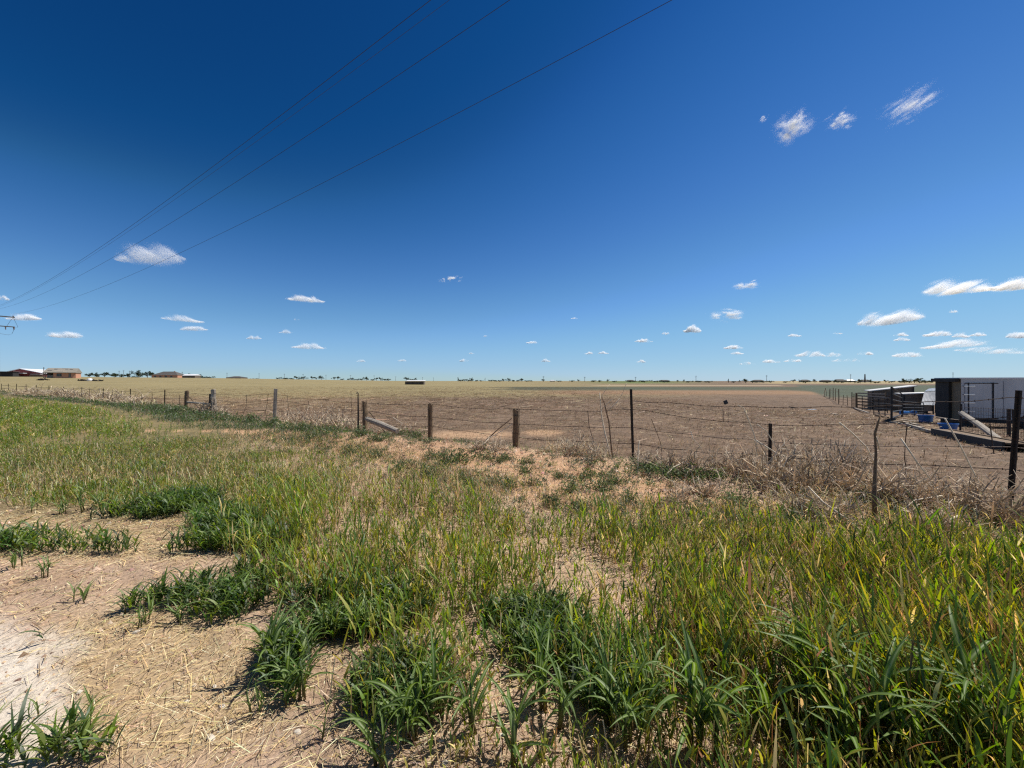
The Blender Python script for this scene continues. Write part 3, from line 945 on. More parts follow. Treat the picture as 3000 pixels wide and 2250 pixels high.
# ------------------------------------------------------------------ utility pole and lines
PD = np.array([1.65, -1.0]) / math.hypot(1.65, 1)
PN = np.array([-PD[1], PD[0]])
P0 = np.array([-64.9, 48.7])
def pole(base, label):
    z = gz(*base)
    t = empty('utility_pole', (base[0], base[1], z), math.atan2(PN[1], PN[0]))
    MB().tube([(0, 0, -1.5), (0, 0, 5), (0, 0, 10.6)], [.17, .14, .11], 10).build('pole', M_POLE, t, smooth=True)
    MB().beam((-1.32, .15, 9.75), (1.32, .15, 9.75), .1, .13).build('crossarm', M_POLE, t)
    MB().beam((-1.32, .15, 8.5), (1.32, .15, 8.5), .09, .11).build('lower_crossarm', M_POLE, t)
    for s in (-1, 1):
        i_ = MB().tube([(s * 1.2, .15, 9.82), (s * 1.2, .15, 9.9), (s * 1.2, .15, 9.97)], [.05, .07, .03], 8).build('insulator', M_INSUL, t)
        MB().tube([(s * .6, .15, 8.44), (s * .6, .15, 8.2), (s * .62, .12, 8.08)], [.07, .05, .035], 8).build('cutout', M_INSUL, t)
        MB().tube([(s * 1.25, .15, 8.44), (s * 1.27, .15, 8.25), (s * 1.25, .1, 8.1)], [.09, .07, .03], 8).build('arrester', M_INSUL, t)
        MB().tube([(s * 1.2, .15, 9.7), (s * .95, .15, 9.2), (s * .7, .15, 8.56)], .014, 5).build('jumper_lead', M_CABLE, t)
        MB().tube([(s * 1.2, .15, 9.7), (s * 1.4, .15, 9.1), (s * 1.58, .12, 8.5), (s * 1.3, .12, 8.36)], .014, 5).build('jumper_lead', M_CABLE, t)
        MB().tube([(s * 1.24, .12, 8.1), (s * 1.1, .1, 7.6), (s * .8, .05, 7.42), (s * .3, .05, 7.5), (0, .1, 7.7)], .014, 6).build('jumper_lead', M_CABLE, t)
    MB().tube([(0, 0, 10.55), (0, 0, 10.7)], [.05, .07], 8).build('top_insulator', M_INSUL, t)
    tag(t, label, 'utility pole')
    return t
pole(P0, 'wooden utility pole with two crossarms and dangling leads')
pole(P0 + PD * 101, 'wooden utility pole carrying the near end of the power lines')
for nm, off, z0, pts, lab in (
        ('lower', 1.2, 0, [(1.5, 9.97), (27.3, 8.99), (49.3, 9.04), (62.8, 9.39), (77.1, 10.05)], 'lowest power line crossing the big puffy cloud'),
        ('mid', 0, 0, [(0, 10.5), (44.3, 9.63), (56.1, 9.91), (65.4, 10.35), (73.6, 10.84)], 'middle power line of four'),
        ('top', -1.2, 0, [(1, 9.97), (11.6, 9.6), (44.9, 9.31), (56.3, 9.69), (64.5, 10.09), (72.1, 10.57)], 'topmost power line of four'),
        ('twin', -1.2, -.16, [(1, 9.97), (11.6, 9.6), (44.9, 9.33), (56.3, 9.64), (64.5, 9.99), (72.1, 10.4)], 'thin power line running just under the topmost one')):
    s_, z_ = np.array(pts).T
    cf = np.polyfit(s_, z_, 2)
    mb = MB()
    L = []
    B0 = np.array([-63, 47.5])
    for q in np.linspace(-2.2, 98.5, 70):
        p = B0 + PD * q + PN * off
        L.append((p[0], p[1], np.polyval(cf, q) + z0))
    o = mb.tube(L, .0065 if nm != 'twin' else .004, 5).build('power_line', M_CABLE)
    tag(o, lab, 'power line', 'overhead power lines')

# ------------------------------------------------------------------ barbed wire fence
fence = empty('barbed_wire_fence', (FENCE[3][0], FENCE[3][1], gz(*FENCE[3])))
tag(fence, 'old barbed wire fence on mixed wooden and rusty steel posts along the field', 'fence')
FO = Vector(fence.location)

def tpost_mesh(h, w=.045, seed=0):
    mb = MB()
    prof = [(-w / 2, 0), (w / 2, 0), (w / 2, .006), (.004, .006), (.004, .042), (-.004, .042), (-.004, .006), (-w / 2, .006)]
    n = len(prof)
    V = [(x, -y, z) for z in (-.35, h) for x, y in prof]
    F = [(k, (k + 1) % n, n + (k + 1) % n, n + k) for k in range(n)] + [tuple(range(n, 2 * n))]
    mb.add(V, F)
    z = .1
    while z < h - .04:
        mb.box((-.012, .0005, z), (.012, .012, z + .022))
        z += .054
    return mb

def zat(py, y):
    return CAMZ - (py - HZ) / FPX * y

TOPS = {1: 1143, 2: 1240, 3: 1140, 4: 1200, 5: 1183, 6: 1175, 7: 1139, 8: 1142, 9: 1145}
def place(o, x, y, lean=(0, 0), rz=0.0, z=None):
    o.location = Vector((x, y, gz(x, y) if z is None else z)) - FO
    o.rotation_euler = (lean[0], lean[1], rz)

FANG = [math.atan2(-(b[1] - a[1]), -(b[0] - a[0])) for a, b in zip(FENCE[:-1], FENCE[1:])]
def wood_post(x, y, top, r, rough=.16, mat=None, name='wooden_post', lean=(0, 0), n=11, split=True):
    g = gz(x, y)
    h = top - g
    mb = MB()
    K = 9
    pts = [(random.gauss(0, .006), random.gauss(0, .006), -.4 + (h + .4) * k / (K - 1)) for k in range(K)]
    mb.tube(pts, [r * (1.06 - .1 * k / (K - 1)) * (1 + random.uniform(-.05, .05)) for k in range(K)], n, rough)
    # ragged top
    V = mb.v
    for q in range(len(V) - n, len(V)):
        V[q] = (V[q][0], V[q][1], V[q][2] + random.uniform(-.035, .03))
    if split:
        a = random.uniform(-2.2, -.9)
        mb.beam((r * .96 * math.cos(a), r * .96 * math.sin(a), -.2), (r * 1.04 * math.cos(a), r * 1.04 * math.sin(a), h * random.uniform(.7, .95)), .03, .025, jit=.006)
    o = mb.build(name, mat or M_WOOD, fence)
    place(o, x, y, lean)
    for k in (.38, .62, .85):
        ring = MB()
        rr = r * 1.16
        ring.tube([(rr * math.cos(t), rr * math.sin(t), h * k + .008 * math.sin(3 * t)) for t in np.linspace(0, 6.28, 13)], .004, 4, caps=False)
        ring.build('wire_wrap', M_WIRE, o)
    return o

for i, (x, y) in enumerate(FENCE):
    g = gz(x, y)
    rz = FANG[min(i, len(FANG) - 1)]
    if i in (4, 5, 6):
        wood_post(x, y, zat(TOPS[i], y), {4: .085, 5: .078, 6: .07}[i], lean=(0, {4: -.01, 5: .0, 6: -.04}[i]))
    elif i == 7:
        mb = MB()
        h = zat(TOPS[7], y) - g
        mb.beam((0, 0, -.4), (.03, 0, h), .115, .06, (0, 1, 0), jit=.006)
        o = mb.build('grey_split_post', M_GREYWOOD, fence, bevel=.006)
        place(o, x, y, (0, .02), .5)
    elif i == 8:
        o = wood_post(x, y, zat(1141, y), .1, .25, M_PALEWOOD, 'twisted_cedar_post', (0, -.03))
        o2 = MB().tube([(0, 0, -.3), (0, 0, zat(1155, y) - g)], .05, 7).build('steel_pipe_post', M_STEEL, fence)
        place(o2, x - .38, y + .25)
        mb = MB()
        for k in range(9):
            a = k * .7
            mb.tube([(.3 * math.cos(a), .3 * math.sin(a), 0), (.1 * math.cos(a), .1 * math.sin(a), .3), (.05, 0, .55)], [.018, .016, .012], 5)
        o3 = mb.build('root_flare', M_PALEWOOD, o)
    elif i == 9:
        wood_post(x, y, zat(1145, y), .1, .18, M_WOOD, 'wooden_post', (0, .01))
    else:
        if i in TOPS:
            h = zat(TOPS[i], y) - g
        else:
            h = 1.02 + random.uniform(-.03, .1) if i > 9 else 1.45
            if i > 14:
                h += .08
        o = tpost_mesh(h, .062 if i == 1 else (.075 if i > 9 else .05)).build('steel_t_post', M_STEEL, fence)
        place(o, x, y, (0, {1: .055, 2: .01, 3: -.03}.get(i, random.uniform(-.03, .03))), rz + random.uniform(-.3, .3))

# steel rod with hooked tip, flared log brace, rail of the brace
gx, gy = FENCE[6]
rx, ry = gp(1049, 1270)
o = MB().tube([(0, 0, -.3), (.01, 0, .5), (0, 0, zat(1154, ry)), (-.03, 0, zat(1151, ry) + .01), (-.05, 0, zat(1156, ry))], [.03, .028, .016, .014, .012], 7).build('hooked_steel_post', M_STEEL, fence)
place(o, rx, ry)
a, b = dep(1074, 1228, gy - .1), dep(1164, 1264, gy - .9)
o = MB().tube([a - FO, a.lerp(b, .5) - FO + Vector((0, 0, .012)), b - FO], [.072, .082, .07], 10, .12).build('log_brace', M_GREYWOOD, fence)
a, b = dep(548, 1178, FENCE[9][1]), dep(617, 1184, FENCE[8][1] + .2)
MB().tube([a - FO, a.lerp(b, .5) - FO, b - FO], [.055, .06, .05], 8, .12).build('brace_rail', M_PALEWOOD, fence)
def wirepart(pts, r, name, mat=M_WIRE):
    return MB().tube([Vector(p) - FO for p in pts], r, 4).build(name, mat, fence)
wirepart([dep(549, 1157, 22.5), dep(575, 1187, 21), dep(604, 1222, 19.2)], .012, 'brace_wire')
wirepart([dep(1082, 1207, gy - .1), dep(1106, 1238, gy - .2), dep(1139, 1282, gy - .5)], .011, 'brace_wire')
wirepart([dep(1499, 1226, 9.1), dep(1460, 1257, 9.2), dep(1424, 1290, 9.2), dep(1410, 1316, 9.0)], [.012, .013, .018, .02], 'guy_branch', M_STALKD)
wirepart([dep(1500, 1243, 9.1), dep(1470, 1262, 9.1), dep(1430, 1286, 9.1), dep(1412, 1308, 8.9)], [.01, .01, .012, .012], 'guy_branch', M_STALK)

NF = len(FENCE)
def ext(l, v):
    return l + [v + random.uniform(-.04, .04) for _ in range(NF - len(l))]
STR = [(0, 4, [1.42, 1.385, 1.16, 1.19]),
       (0, NF, ext([1.17, 1.135, .87, 1.02, .916, .96, .92, 1.11, .98, .96], .9)),
       (0, NF, ext([.78, .75, .585, .66, .566, .62, .69, .87, .67, .62], .52)),
       (0, NF, ext([.48, .465, .36, .33, .25, .36, .32, .5, .37, .32], .22))]
for si, (i0, i1, hs_) in enumerate(STR):
    mb = MB()
    pts = []
    for i in range(i0, i1):
        x, y = FENCE[i]
        pts.append(Vector((x, y, gz(x, y) * .6 + hs_[i - i0])))
    path = []
    for i in range(len(pts) - 1):
        a, b = pts[i], pts[i + 1]
        L = (b - a).length
        sag = min(.05 * L / 3, .12) * random.uniform(.5, 1.1)
        K = 7
        for k in range(K):
            t = k / K
            p = a.lerp(b, t) - Vector((0, 0, 4 * sag * t * (1 - t)))
            if 0 < k < K:
                p += Vector((random.gauss(0, .01), random.gauss(0, .01), random.gauss(0, .012)))
            path.append(p)
    path.append(pts[-1])
    loc = [p - FO for p in path]
    rad = [max(.0052, .00026 * p.length) for p in path]
    mb.tube(loc, rad, 4)
    st = mb.build('wire_strand', M_WIRE, fence)
    bb = MB()
    for a, b in zip(loc[:-1], loc[1:]):
        if (a + FO).length > 13:
            continue
        L = (b - a).length
        for k in range(int(L / .12)):
            c = a.lerp(b, (k + .5) / (L / .12))
            for s in (-1, 1):
                d = Vector((random.uniform(-.4, .4), random.uniform(-.6, .6), s)).normalized() * .014
                bb.beam(c - d, c + d, .0032, .0032)
    if bb.v:
        tag(bb.build('barbs', M_WIRE, st), kind='stuff')

for st_ in [[(1722, 1204, 8.4), (1726, 1250, 8.4), (1738, 1290, 8.4), (1742, 1322, 8.4)], [(1908, 1227, 7.5), (1922, 1262, 7.5), (1936, 1300, 7.5), (1940, 1335, 7.5)],
            [(2657, 1247, 5.45), (2652, 1300, 5.45), (2650, 1345, 5.45), (2655, 1370, 5.45), (2648, 1405, 5.45)], [(2118, 1196, 6.9), (2119, 1235, 6.9)],
            [(723, 1156, 16.8), (721, 1190, 16.8), (709, 1222, 16.8)], [(786, 1153, 15.2), (782, 1185, 15.2), (776, 1215, 15.2)],
            [(841, 1158, 14.2), (845, 1190, 14.2), (842, 1228, 14.2)], [(902, 1167, 13.5), (905, 1190, 13.5), (906, 1215, 13.5)],
            [(1028, 1145, 11.9), (1029, 1180, 11.9), (1031, 1215, 11.9)], [(1058, 1180, 11.6), (1059, 1205, 11.6)], [(525, 1157, 23), (527, 1200, 23)],
            [(416, 1150, 26.5), (414, 1190, 26.5)], [(446, 1152, 25.6), (445, 1185, 25.6)], [(357, 1145, 28.6), (357, 1182, 28.6)], [(330, 1142, 29.6), (329, 1178, 29.6)],
            [(262, 1139, 33), (262, 1168, 33)], [(215, 1136, 35.5), (215, 1162, 35.5)], [(860, 1185, 14), (884, 1215, 13.8), (897, 1240, 13.4)], [(2900, 1240, 5.05), (2912, 1330, 5.05)]]:
    wirepart([dep(*q) for q in st_], max(.0065, .0005 * st_[0][2]), 'wire_stay')

# ------------------------------------------------------------------ dry standing stalks, stakes, small sign
def stalk(name, pts, rad, mat, label, cat='dry stalk', group=None, branches=()):
    P = [dep(*p) for p in pts]
    g = P[0]
    base = Vector((g.x, g.y, min(gz(g.x, g.y), g.z)))
    t = empty(name, base)
    P[0] = Vector((g.x, g.y, gz(g.x, g.y) - .03)) if g.z - gz(g.x, g.y) < .3 else g
    MB().tube([p - base for p in P], rad, 6, .12).build('stem', mat, t, smooth=True)
    for bp, br, bm in branches:
        MB().tube([dep(*p) - base for p in bp], br, 5, .1).build('branch', bm, t, smooth=True)
    tag(t, label, cat, group)
    return t
stalk('dry_stalk', [(1787, 1350, 7.4), (1782, 1310, 7.4), (1770, 1260, 7.4), (1761, 1210, 7.4), (1759, 1180, 7.4), (1757, 1150, 7.4)], [.014, .014, .013, .012, .01, .006], M_STALK,
      'tall pale dead stalk leaning against a brown forked one by the fence', branches=[
    ([(1761, 1200, 7.4), (1776, 1186, 7.4), (1793, 1170, 7.4), (1797, 1163, 7.4)], [.009, .008, .005, .004], M_STALK),
    ([(1759, 1175, 7.4), (1766, 1155, 7.4), (1778, 1137, 7.4), (1786, 1126, 7.4)], [.007, .006, .005, .003], M_STALK)])
stalk('dry_stalk', [(1795, 1364, 7.35), (1790, 1300, 7.35), (1784, 1235, 7.35), (1778, 1212, 7.35), (1772, 1185, 7.35), (1763, 1162, 7.35)], [.015, .015, .014, .014, .012, .008], M_STALKD,
      'tall brown forked dead stalk standing by the fence', branches=[
    ([(1779, 1206, 7.35), (1795, 1190, 7.35), (1808, 1177, 7.35), (1816, 1166, 7.35)], [.01, .009, .008, .006], M_STALK),
    ([(1824, 1152, 7.35), (1829, 1140, 7.35), (1833, 1128, 7.35), (1836, 1122, 7.35)], [.005, .005, .004, .003], M_STALK),
    ([(1816, 1166, 7.35), (1821, 1157, 7.35), (1824, 1152, 7.35)], [.006, .005, .005], M_STALK)])
for pts, r, lab in [
        ([(2600, 1385, 5.6), (2540, 1312, 5.6), (2495, 1268, 5.6), (2459, 1238, 5.6)], .011, 'long pale dead stalk slanting over the grey brush'),
        ([(2916, 1515, 4.55), (2870, 1420, 4.6), (2815, 1310, 4.6), (2768, 1226, 4.6)], .007, 'long thin tan stalk slanting toward the blue tub'),
        ([(2786, 1494, 4.7), (2730, 1410, 4.7), (2685, 1352, 4.7), (2640, 1285, 4.8)], .008, 'thin tan stalk slanting across the wire stay'),
        ([(2225, 1340, 6.3), (2208, 1270, 6.3), (2195, 1235, 6.3), (2178, 1195, 6.3), (2162, 1187, 6.3)], .009, 'curved tan dead stalk beside the short steel post'),
        ([(2284, 1332, 6.0), (2262, 1290, 6.0), (2244, 1262, 6.0), (2218, 1243, 6.0)], .008, 'pale bent stalk crossing the short steel post'),
        ([(2400, 1400, 5.7), (2330, 1352, 5.8), (2270, 1325, 5.9), (2215, 1290, 6.0)], .011, 'thick grey dead stalk lying through the brush'),
        ([(2075, 1355, 6.9), (2056, 1315, 6.9), (2030, 1285, 6.9), (2024, 1264, 6.9)], .007, 'thin curved pale stalk in front of the open field'),
        ([(1950, 1415, 6.0), (1952, 1390, 6.0), (1975, 1368, 6.1), (2010, 1352, 6.2), (2030, 1345, 6.2)], .009, 'short bleached branching stalk on the sandy bank'),
        ([(1868, 1405, 6.2), (1869, 1350, 6.3), (1870, 1310, 6.4), (1874, 1290, 6.4)], .006, 'thin straight pale stalk beside the tall steel post'),
        ([(2555, 1580, 3.95), (2480, 1520, 4.1), (2410, 1470, 4.3), (2368, 1425, 4.5)], .007, 'pale stalk lying down the bank in dry litter'),
        ([(2690, 1580, 3.95), (2740, 1545, 4.0), (2790, 1520, 4.1), (2812, 1508, 4.1)], .012, 'bleached forked branch lying on the bank'),
        ([(2595, 1490, 4.4), (2680, 1465, 4.5), (2760, 1452, 4.6)], .006, 'long pale straw stem lying across the bank'),
        ([(1160, 1247, 11.2), (1178, 1240, 11.2), (1150, 1222, 11.2)], .008, 'thin bleached twig sticking up beside the log brace')]:
    stalk('dry_stalk', pts, r, M_STALK, lab)
stalk('rusty_stake', [(2562, 1545, 4.3), (2561, 1450, 4.35), (2566, 1330, 4.4), (2563, 1270, 4.4), (2572, 1240, 4.4), (2580, 1212, 4.4)], [.022, .022, .013, .011, .010, .006], M_STALKD,
      'dark crooked stake rising out of the grey brush', 'stake', None, [([(2564, 1275, 4.4), (2570, 1290, 4.4), (2576, 1318, 4.4)], [.008, .008, .006], M_STALK)])
sg = at(2133, 1237)
t = empty('stake_sign', sg)
MB().tube([(0, 0, -.1), (.005, 0, .3), (0, 0, .62)], .006, 5).build('stem', M_WIRE, t)
c = dep(2126, 1178.5, sg.y) - sg
pn = MB().box((-.085, -.012, -.085), (.085, .012, .085), Matrix.Rotation(-.42, 3, 'Y'), c).build('panel', M_BLACK, t, bevel=.005)
MB().box((-.012, -.0155, -.008), (.02, -.0125, .012), Matrix.Rotation(-.42, 3, 'Y'), c).build('sticker', M_GREYWOOD, pn)
tag(t, 'small black square sign tilted on a thin wire stem in the field', 'sign')

# ------------------------------------------------------------------ farmyard beyond the fence on the lower ground
def corrugated(a, b, c, d, n, amp, name, mat, parent):
    """wavy sheet between four corners a,b (bottom) and d,c (top)"""
    a, b, c, d = map(Vector, (a, b, c, d))
    nrm = (b - a).cross(d - a).normalized()
    V, F = [], []
    for k in range(n * 4 + 1):
        t = k / (n * 4)
        o = nrm * amp * math.sin(k * math.pi / 2)
        V += [a.lerp(b, t) + o, d.lerp(c, t) + o]
        if k:
            F.append((2 * k - 2, 2 * k, 2 * k + 1, 2 * k - 1))
    q = len(V)
    V += [v + nrm * .012 for v in V[:q]]
    F += [tuple(q + i for i in reversed(f)) for f in F[:]]
    return MB().add(V, F).build(name, mat, parent)

# white box trailer
A = dep(2815, 1232, 21.0)
ev = Vector((1.02, 2.17, 0)).normalized()
sv = Vector((ev.y, -ev.x, 0))
tz = gz(A.x, A.y)
tr = empty('box_trailer', (A.x, A.y, tz), math.atan2(sv.y, sv.x))
TH0, TH1, TL, TW = A.z - tz + .02, CAMZ - (1110 - HZ) / FPX * 21 - tz, 9.0, 2.4
MB().box((.02, .02, TH0), (TL, TW, TH1)).build('body', M_TRAILER, tr)
for k in range(8):
    MB().box((1.62 + k * .92, -.012, TH0 + .12), (1.66 + k * .92, .018, TH1 - .12)).build('side_seam', M_TRAILER, tr)
MB().box((-.05, -.05, TH1 + .002), (TL + .05, TW + .05, TH1 + .07)).build('roof', M_WHITEROOF, tr)
MB().box((-.02, -.04, TH0 - .1), (TL, .01, TH0 + .1)).build('bottom_rail', M_PIPE, tr)
MB().box((-.012, .03, TH0 + .02), (.018, .8, TH1 - .02)).build('end_panel', M_TAN, tr)
MB().box((-.02, .85, TH0 + .02), (.016, TW, TH1 - .02)).build('end_door', M_TRAILER_DARK, tr)  # near-black sheet closing the rest of the end
MB().box((-.14, .8, TH0), (-.022, .9, TH1 - .05)).build('end_post', M_TRAILER_DARK, tr)
MB().box((-.22, .02, TH1 - .16), (-.052, TW, TH1 + .03)).build('end_hood', M_TRAILER_DARK, tr)
dr = MB().box((.16, -.03, TH0 + .16), (1.36, .016, TH1 - .26)).build('side_door', M_TRAILER, tr)
for a, b in (((.16, TH1 - .26), (1.4, TH1 - .22)), ((.16, TH0 + .12), (1.4, TH0 + .157))):
    MB().box((a[0], -.05, a[1]), (b[0], .014, b[1])).build('door_frame', M_PIPE, dr)
MB().tube([(1.2, -.06, TH0 + .14), (1.2, -.06, TH1 - .2)], .028, 6).build('lock_rod', M_PIPE, dr)
MB().tube([(.28, -.055, TH0 + .14), (.28, -.055, TH1 - .2)], .02, 6).build('lock_rod', M_PIPE, dr)
for k in range(4):
    z = TH1 - .42 - k * .45
    if z > TH0 + .15:
        MB().box((.1, -.065, z), (.52, -.032, z + .055)).build('hinge', M_CHROME, dr)
MB().box((.2, .06, -.5), (.5, TW, TH0 - .102)).build('support', M_PIPE, tr)
for s in (2.6, 3.7):
    w = MB().tube([(s, .02, .35), (s, .3, .35)], .42, 18).build('wheel', M_RUBBER, tr, smooth=False)
    MB().tube([(s, -.002, .35), (s, .018, .35)], .2, 12).build('rim', M_PIPE, w)
tag(tr, 'long dusty white box trailer with side door and dark end', 'trailer')

def roofed(name, pl, pr, label, tops, depth=2.6, wall=M_SHEDWALL, open_front=False, cat='shed'):
    """lean-to shed: photo px of front-left and front-right feet, roof edge py (left, right)"""
    L, Rr = at(*pl), at(*pr)
    y = (L.y + Rr.y) / 2
    th = -math.radians(34)
    X, f = facade(pl[0], y, th)
    w = f(pr[0])
    yr = y + w * math.sin(th)
    g = gz(X + w / 2, (y + yr) / 2)
    t = empty(name, (X, y, g), th)
    zl, zr = zat(tops[0], y) - g, zat(tops[1], yr) - g
    V = [(0, 0, -.8), (w, 0, -.8), (w, 0, zr), (0, 0, zl), (0, depth, -.8), (w, depth, -.8), (w, depth, zr), (0, depth, zl)]
    MB().add(V, [(0, 1, 2, 3), (5, 4, 7, 6), (4, 0, 3, 7), (1, 5, 6, 2), (3, 2, 6, 7)]).build('wall', wall, t)
    e = .3
    MB().add([(-e, -e, zl + .01), (w + e, -e, zr + .01), (w + e, depth + e, zr + .01), (-e, depth + e, zl + .01),
              (-e, -e, zl + .12), (w + e, -e, zr + .12), (w + e, depth + e, zr + .12), (-e, depth + e, zl + .12)],
             [(3, 2, 1, 0), (4, 5, 6, 7), (0, 1, 5, 4), (1, 2, 6, 5), (2, 3, 7, 6), (3, 0, 4, 7)]).build('roof', M_TINROOF, t)
    n = int(w / .35)
    for k in range(5):
        z = (.15 + k * .4)
        if z < min(zl, zr) - .2:
            MB().box((.02, -.03, z), (w - .02, -.004, z + .3)).build('board', wall, t)
    for k in (0, 1):
        MB().box((k * w - .06, -.1, -.8), (k * w + .06, -.031, (zr if k else zl) - .01)).build('corner_post', M_PIPE, t)
    tag(t, label, cat)
    return t
roofed('slant_roof_shed', (2556, 1200), (2676, 1200), 'brown board shed with pale roof slanting up to one end', (1147, 1132), 3.2)
roofed('small_shed', (2648, 1209), (2716, 1209), 'small brown shed with pale flat roof beside the slant roof shed', (1156, 1153), 2.6)
# tin sheet lean-to by the trailer end
q = at(2722, 1214)
y = q.y
t = empty('tin_lean_to', q)
a, b, c, d = [dep(*p) - q for p in ((2698, 1186, y), (2738, 1187, y), (2743, 1146, y + .9), (2708, 1148, y + .9))]
corrugated(a, b, c, d, 9, .03, 'tin_sheet', M_TIN, t)
e1, e2 = [dep(*p) - q for p in ((2743, 1143, y + 3), (2712, 1146, y + 3))]
corrugated(d + Vector((0, 0, .04)), c + Vector((0, 0, .04)), Vector((e1.x + .4, e1.y, e1.z + .3)), Vector((e2.x + .4, e2.y, e2.z + .3)), 9, .03, 'tin_roof_sheet', M_TIN, t)
for p in ((2700, y), (2737, y), (2712, y + 2.5), (2744, y + 2.5)):
    f = dep(p[0], 1190, p[1]) - q
    MB().box((f.x - .05, f.y - .05 + .1, -.6), (f.x + .05, f.y + .05 + .1, f.z + .3)).build('post', M_PIPE, t)
MB().box((a.x, .2, a.z - .75), (b.x, .24, a.z - .02)).build('side_board', M_SHEDWALL, t)
tag(t, 'lean-to of corrugated grey tin sheets by the trailer end', 'lean-to')

def panel(pa, pb, h, rails, label, name='pipe_panel', legs=3, r=.03, mat=M_PIPE, cat='corral panel', group='pipe corral panels', z0=.25):
    A_, B_ = at(*pa), at(*pb)
    t = empty(name, A_)
    for k in range(rails):
        z = z0 + (h - z0) * k / (rails - 1)
        MB().tube([Vector((0, 0, z)), Vector((B_ - A_)) + Vector((0, 0, z))], r, 6).build('rail', mat, t)
    for k in range(legs):
        p = (B_ - A_) * (k / (legs - 1))
        MB().tube([p + Vector((0, 0, -.3)), p + Vector((0, 0, h + .02))], r * 1.25, 6).build('leg', mat, t)
    tag(t, label, cat, group)
    return t
panel((2526, 1202), (2600, 1211), 1.75, 6, 'dark pipe corral panel in front of the slant roof shed', legs=4)
panel((2612, 1238), (2642, 1222), 2.0, 6, 'tall narrow dark pipe gate panel beside the blue barrels', legs=2, r=.04)
panel((2645, 1222), (2705, 1216), 1.35, 5, 'low dark pipe panel in front of the small shed', legs=3)
panel((2560, 1218), (2612, 1226), 1.5, 4, 'leaning dark pipe panel between board fence and tall gate panel', legs=4, r=.025)

# board corral with crooked posts
cf_ = empty('board_corral', at(2509, 1194))
CO = Vector(cf_.location)
prev = None
for px, tp, bs, r_, ln in [(2415, 1137, 1163, .05, .16), (2421, 1137, 1161, .05, -.12), (2430, 1139, 1168, .06, .02), (2434, 1138, 1165, .045, .0), (2441, 1136, 1172, .06, 0), (2448, 1138, 1176, .05, .01),
                           (2457, 1140, 1184, .07, 0), (2470, 1157, 1187, .04, .05), (2483, 1158, 1188, .04, -.06), (2496, 1149, 1194, .06, 0), (2502, 1153, 1194, .05, 0), (2509, 1151, 1196, .13, 0), (2596, 1148, 1204, .12, 0)]:
    p = at(px, bs)
    h = (bs - tp) / FPX * p.y
    o = MB().tube([(0, 0, -.4), (random.uniform(-.03, .03), 0, h * .5), (ln * h, 0, h)], [r_, r_ * .95, r_ * .85], 7, .15).build('crooked_post', M_WOOD, cf_)
    o.location = p - CO
    if prev is not None and px < 2512:
        for k in (.3, .55, .8):
            hh = min(h, prev[1]) * k
            MB().tube([prev[0] - CO + Vector((0, 0, hh)), p - CO + Vector((0, 0, hh * random.uniform(.92, 1.08)))], .022, 5).build('rail', M_WOOD, cf_)
    prev = (p, h)
p, q = at(2511, 1196), at(2597, 1204)
for k, z in enumerate((.5, .9, 1.3, 1.7, 2.05)):
    m = M_GREYWOOD if k > 2 else M_WOOD
    MB().beam(p - CO + Vector((0, -.12, z)), q - CO + Vector((0, -.12, z + .03)), .05, .16).build('board', m, cf_)
a_, b_ = at(2407, 1170), at(2418, 1158)
MB().tube([a_ - CO, b_ - CO + Vector((0, 0, 1.4))], .06, 6).build('leaning_post', M_WOOD, cf_)
tag(cf_, 'old grey corral fence of crooked posts and boards', 'fence')

# woven wire yard fence
yf = empty('woven_wire_fence', at(2812, 1266))
YO = Vector(yf.location)
Y0, Y1 = at(2812, 1266), at(3060, 1303)
yh = (1266 - 1192) / FPX * Y0.y
MB().tube([(0, 0, -.4), (.06, 0, yh + .12)], .035, 6).build('post', M_STEEL, yf)
for px, bs in ((2956, 1280), (2975, 1290)):
    p = at(px, bs)
    o = MB().tube([(0, 0, -.4), (-.08 if px > 2960 else .0, 0, yh)], .05 if px < 2960 else .035, 6).build('post', M_STEEL, yf)
    o.location = p - YO
nv = 46
mb = MB()
for k in range(nv + 1):
    p = Y0.lerp(Y1, k / nv) - YO
    mb.tube([p + Vector((0, 0, .05)), p + Vector((0, 0, yh))], .0045, 3, caps=False)
for k in range(9):
    z = .05 + (yh - .05) * k / 8
    mb.tube([Vector((0, 0, z)), (Y1 - Y0) * .5 + Vector((0, 0, z - .03)), (Y1 - Y0) + Vector((0, 0, z))], .0055, 3, caps=False)
tag(mb.build('wire_mesh', M_WIRE, yf), kind='stuff')
g1, g2 = at(2936, 1295), dep(2815, 1209, Y0.y)
MB().tube([g2 - YO, g2.lerp(g1, .5) - YO + Vector((0, 0, .03)), g1 - YO], [.085, .09, .08], 9, .1).build('brace_pole', M_GREYWOOD, yf)
tag(yf, 'rusty woven wire yard fence with a leaning brace pole before the trailer', 'fence')

# long dark timber trough lying in the litter
a, b = at(2730, 1274), at(2940, 1322)
t = empty('timber_trough', a)
d = b - a
n_ = Vector((-d.y, d.x, 0)).normalized()
MB().beam(Vector((0, 0, .1)), d + Vector((0, 0, .1)), .05, .26).build('front_plank', M_TRAILER_DARK, t)  # shade of the camera-facing side put into this plank's near-black colour
MB().beam(n_ * .42 + Vector((0, 0, .12)), d + n_ * .42 + Vector((0, 0, .12)), .05, .26).build('back_plank', M_WOOD, t)
MB().beam(n_ * .21 + Vector((0, 0, .2)), d + n_ * .21 + Vector((0, 0, .2)), .36, .04).build('top_plank', M_WOOD, t)
tag(t, 'long dark timber trough lying in the straw litter', 'trough')

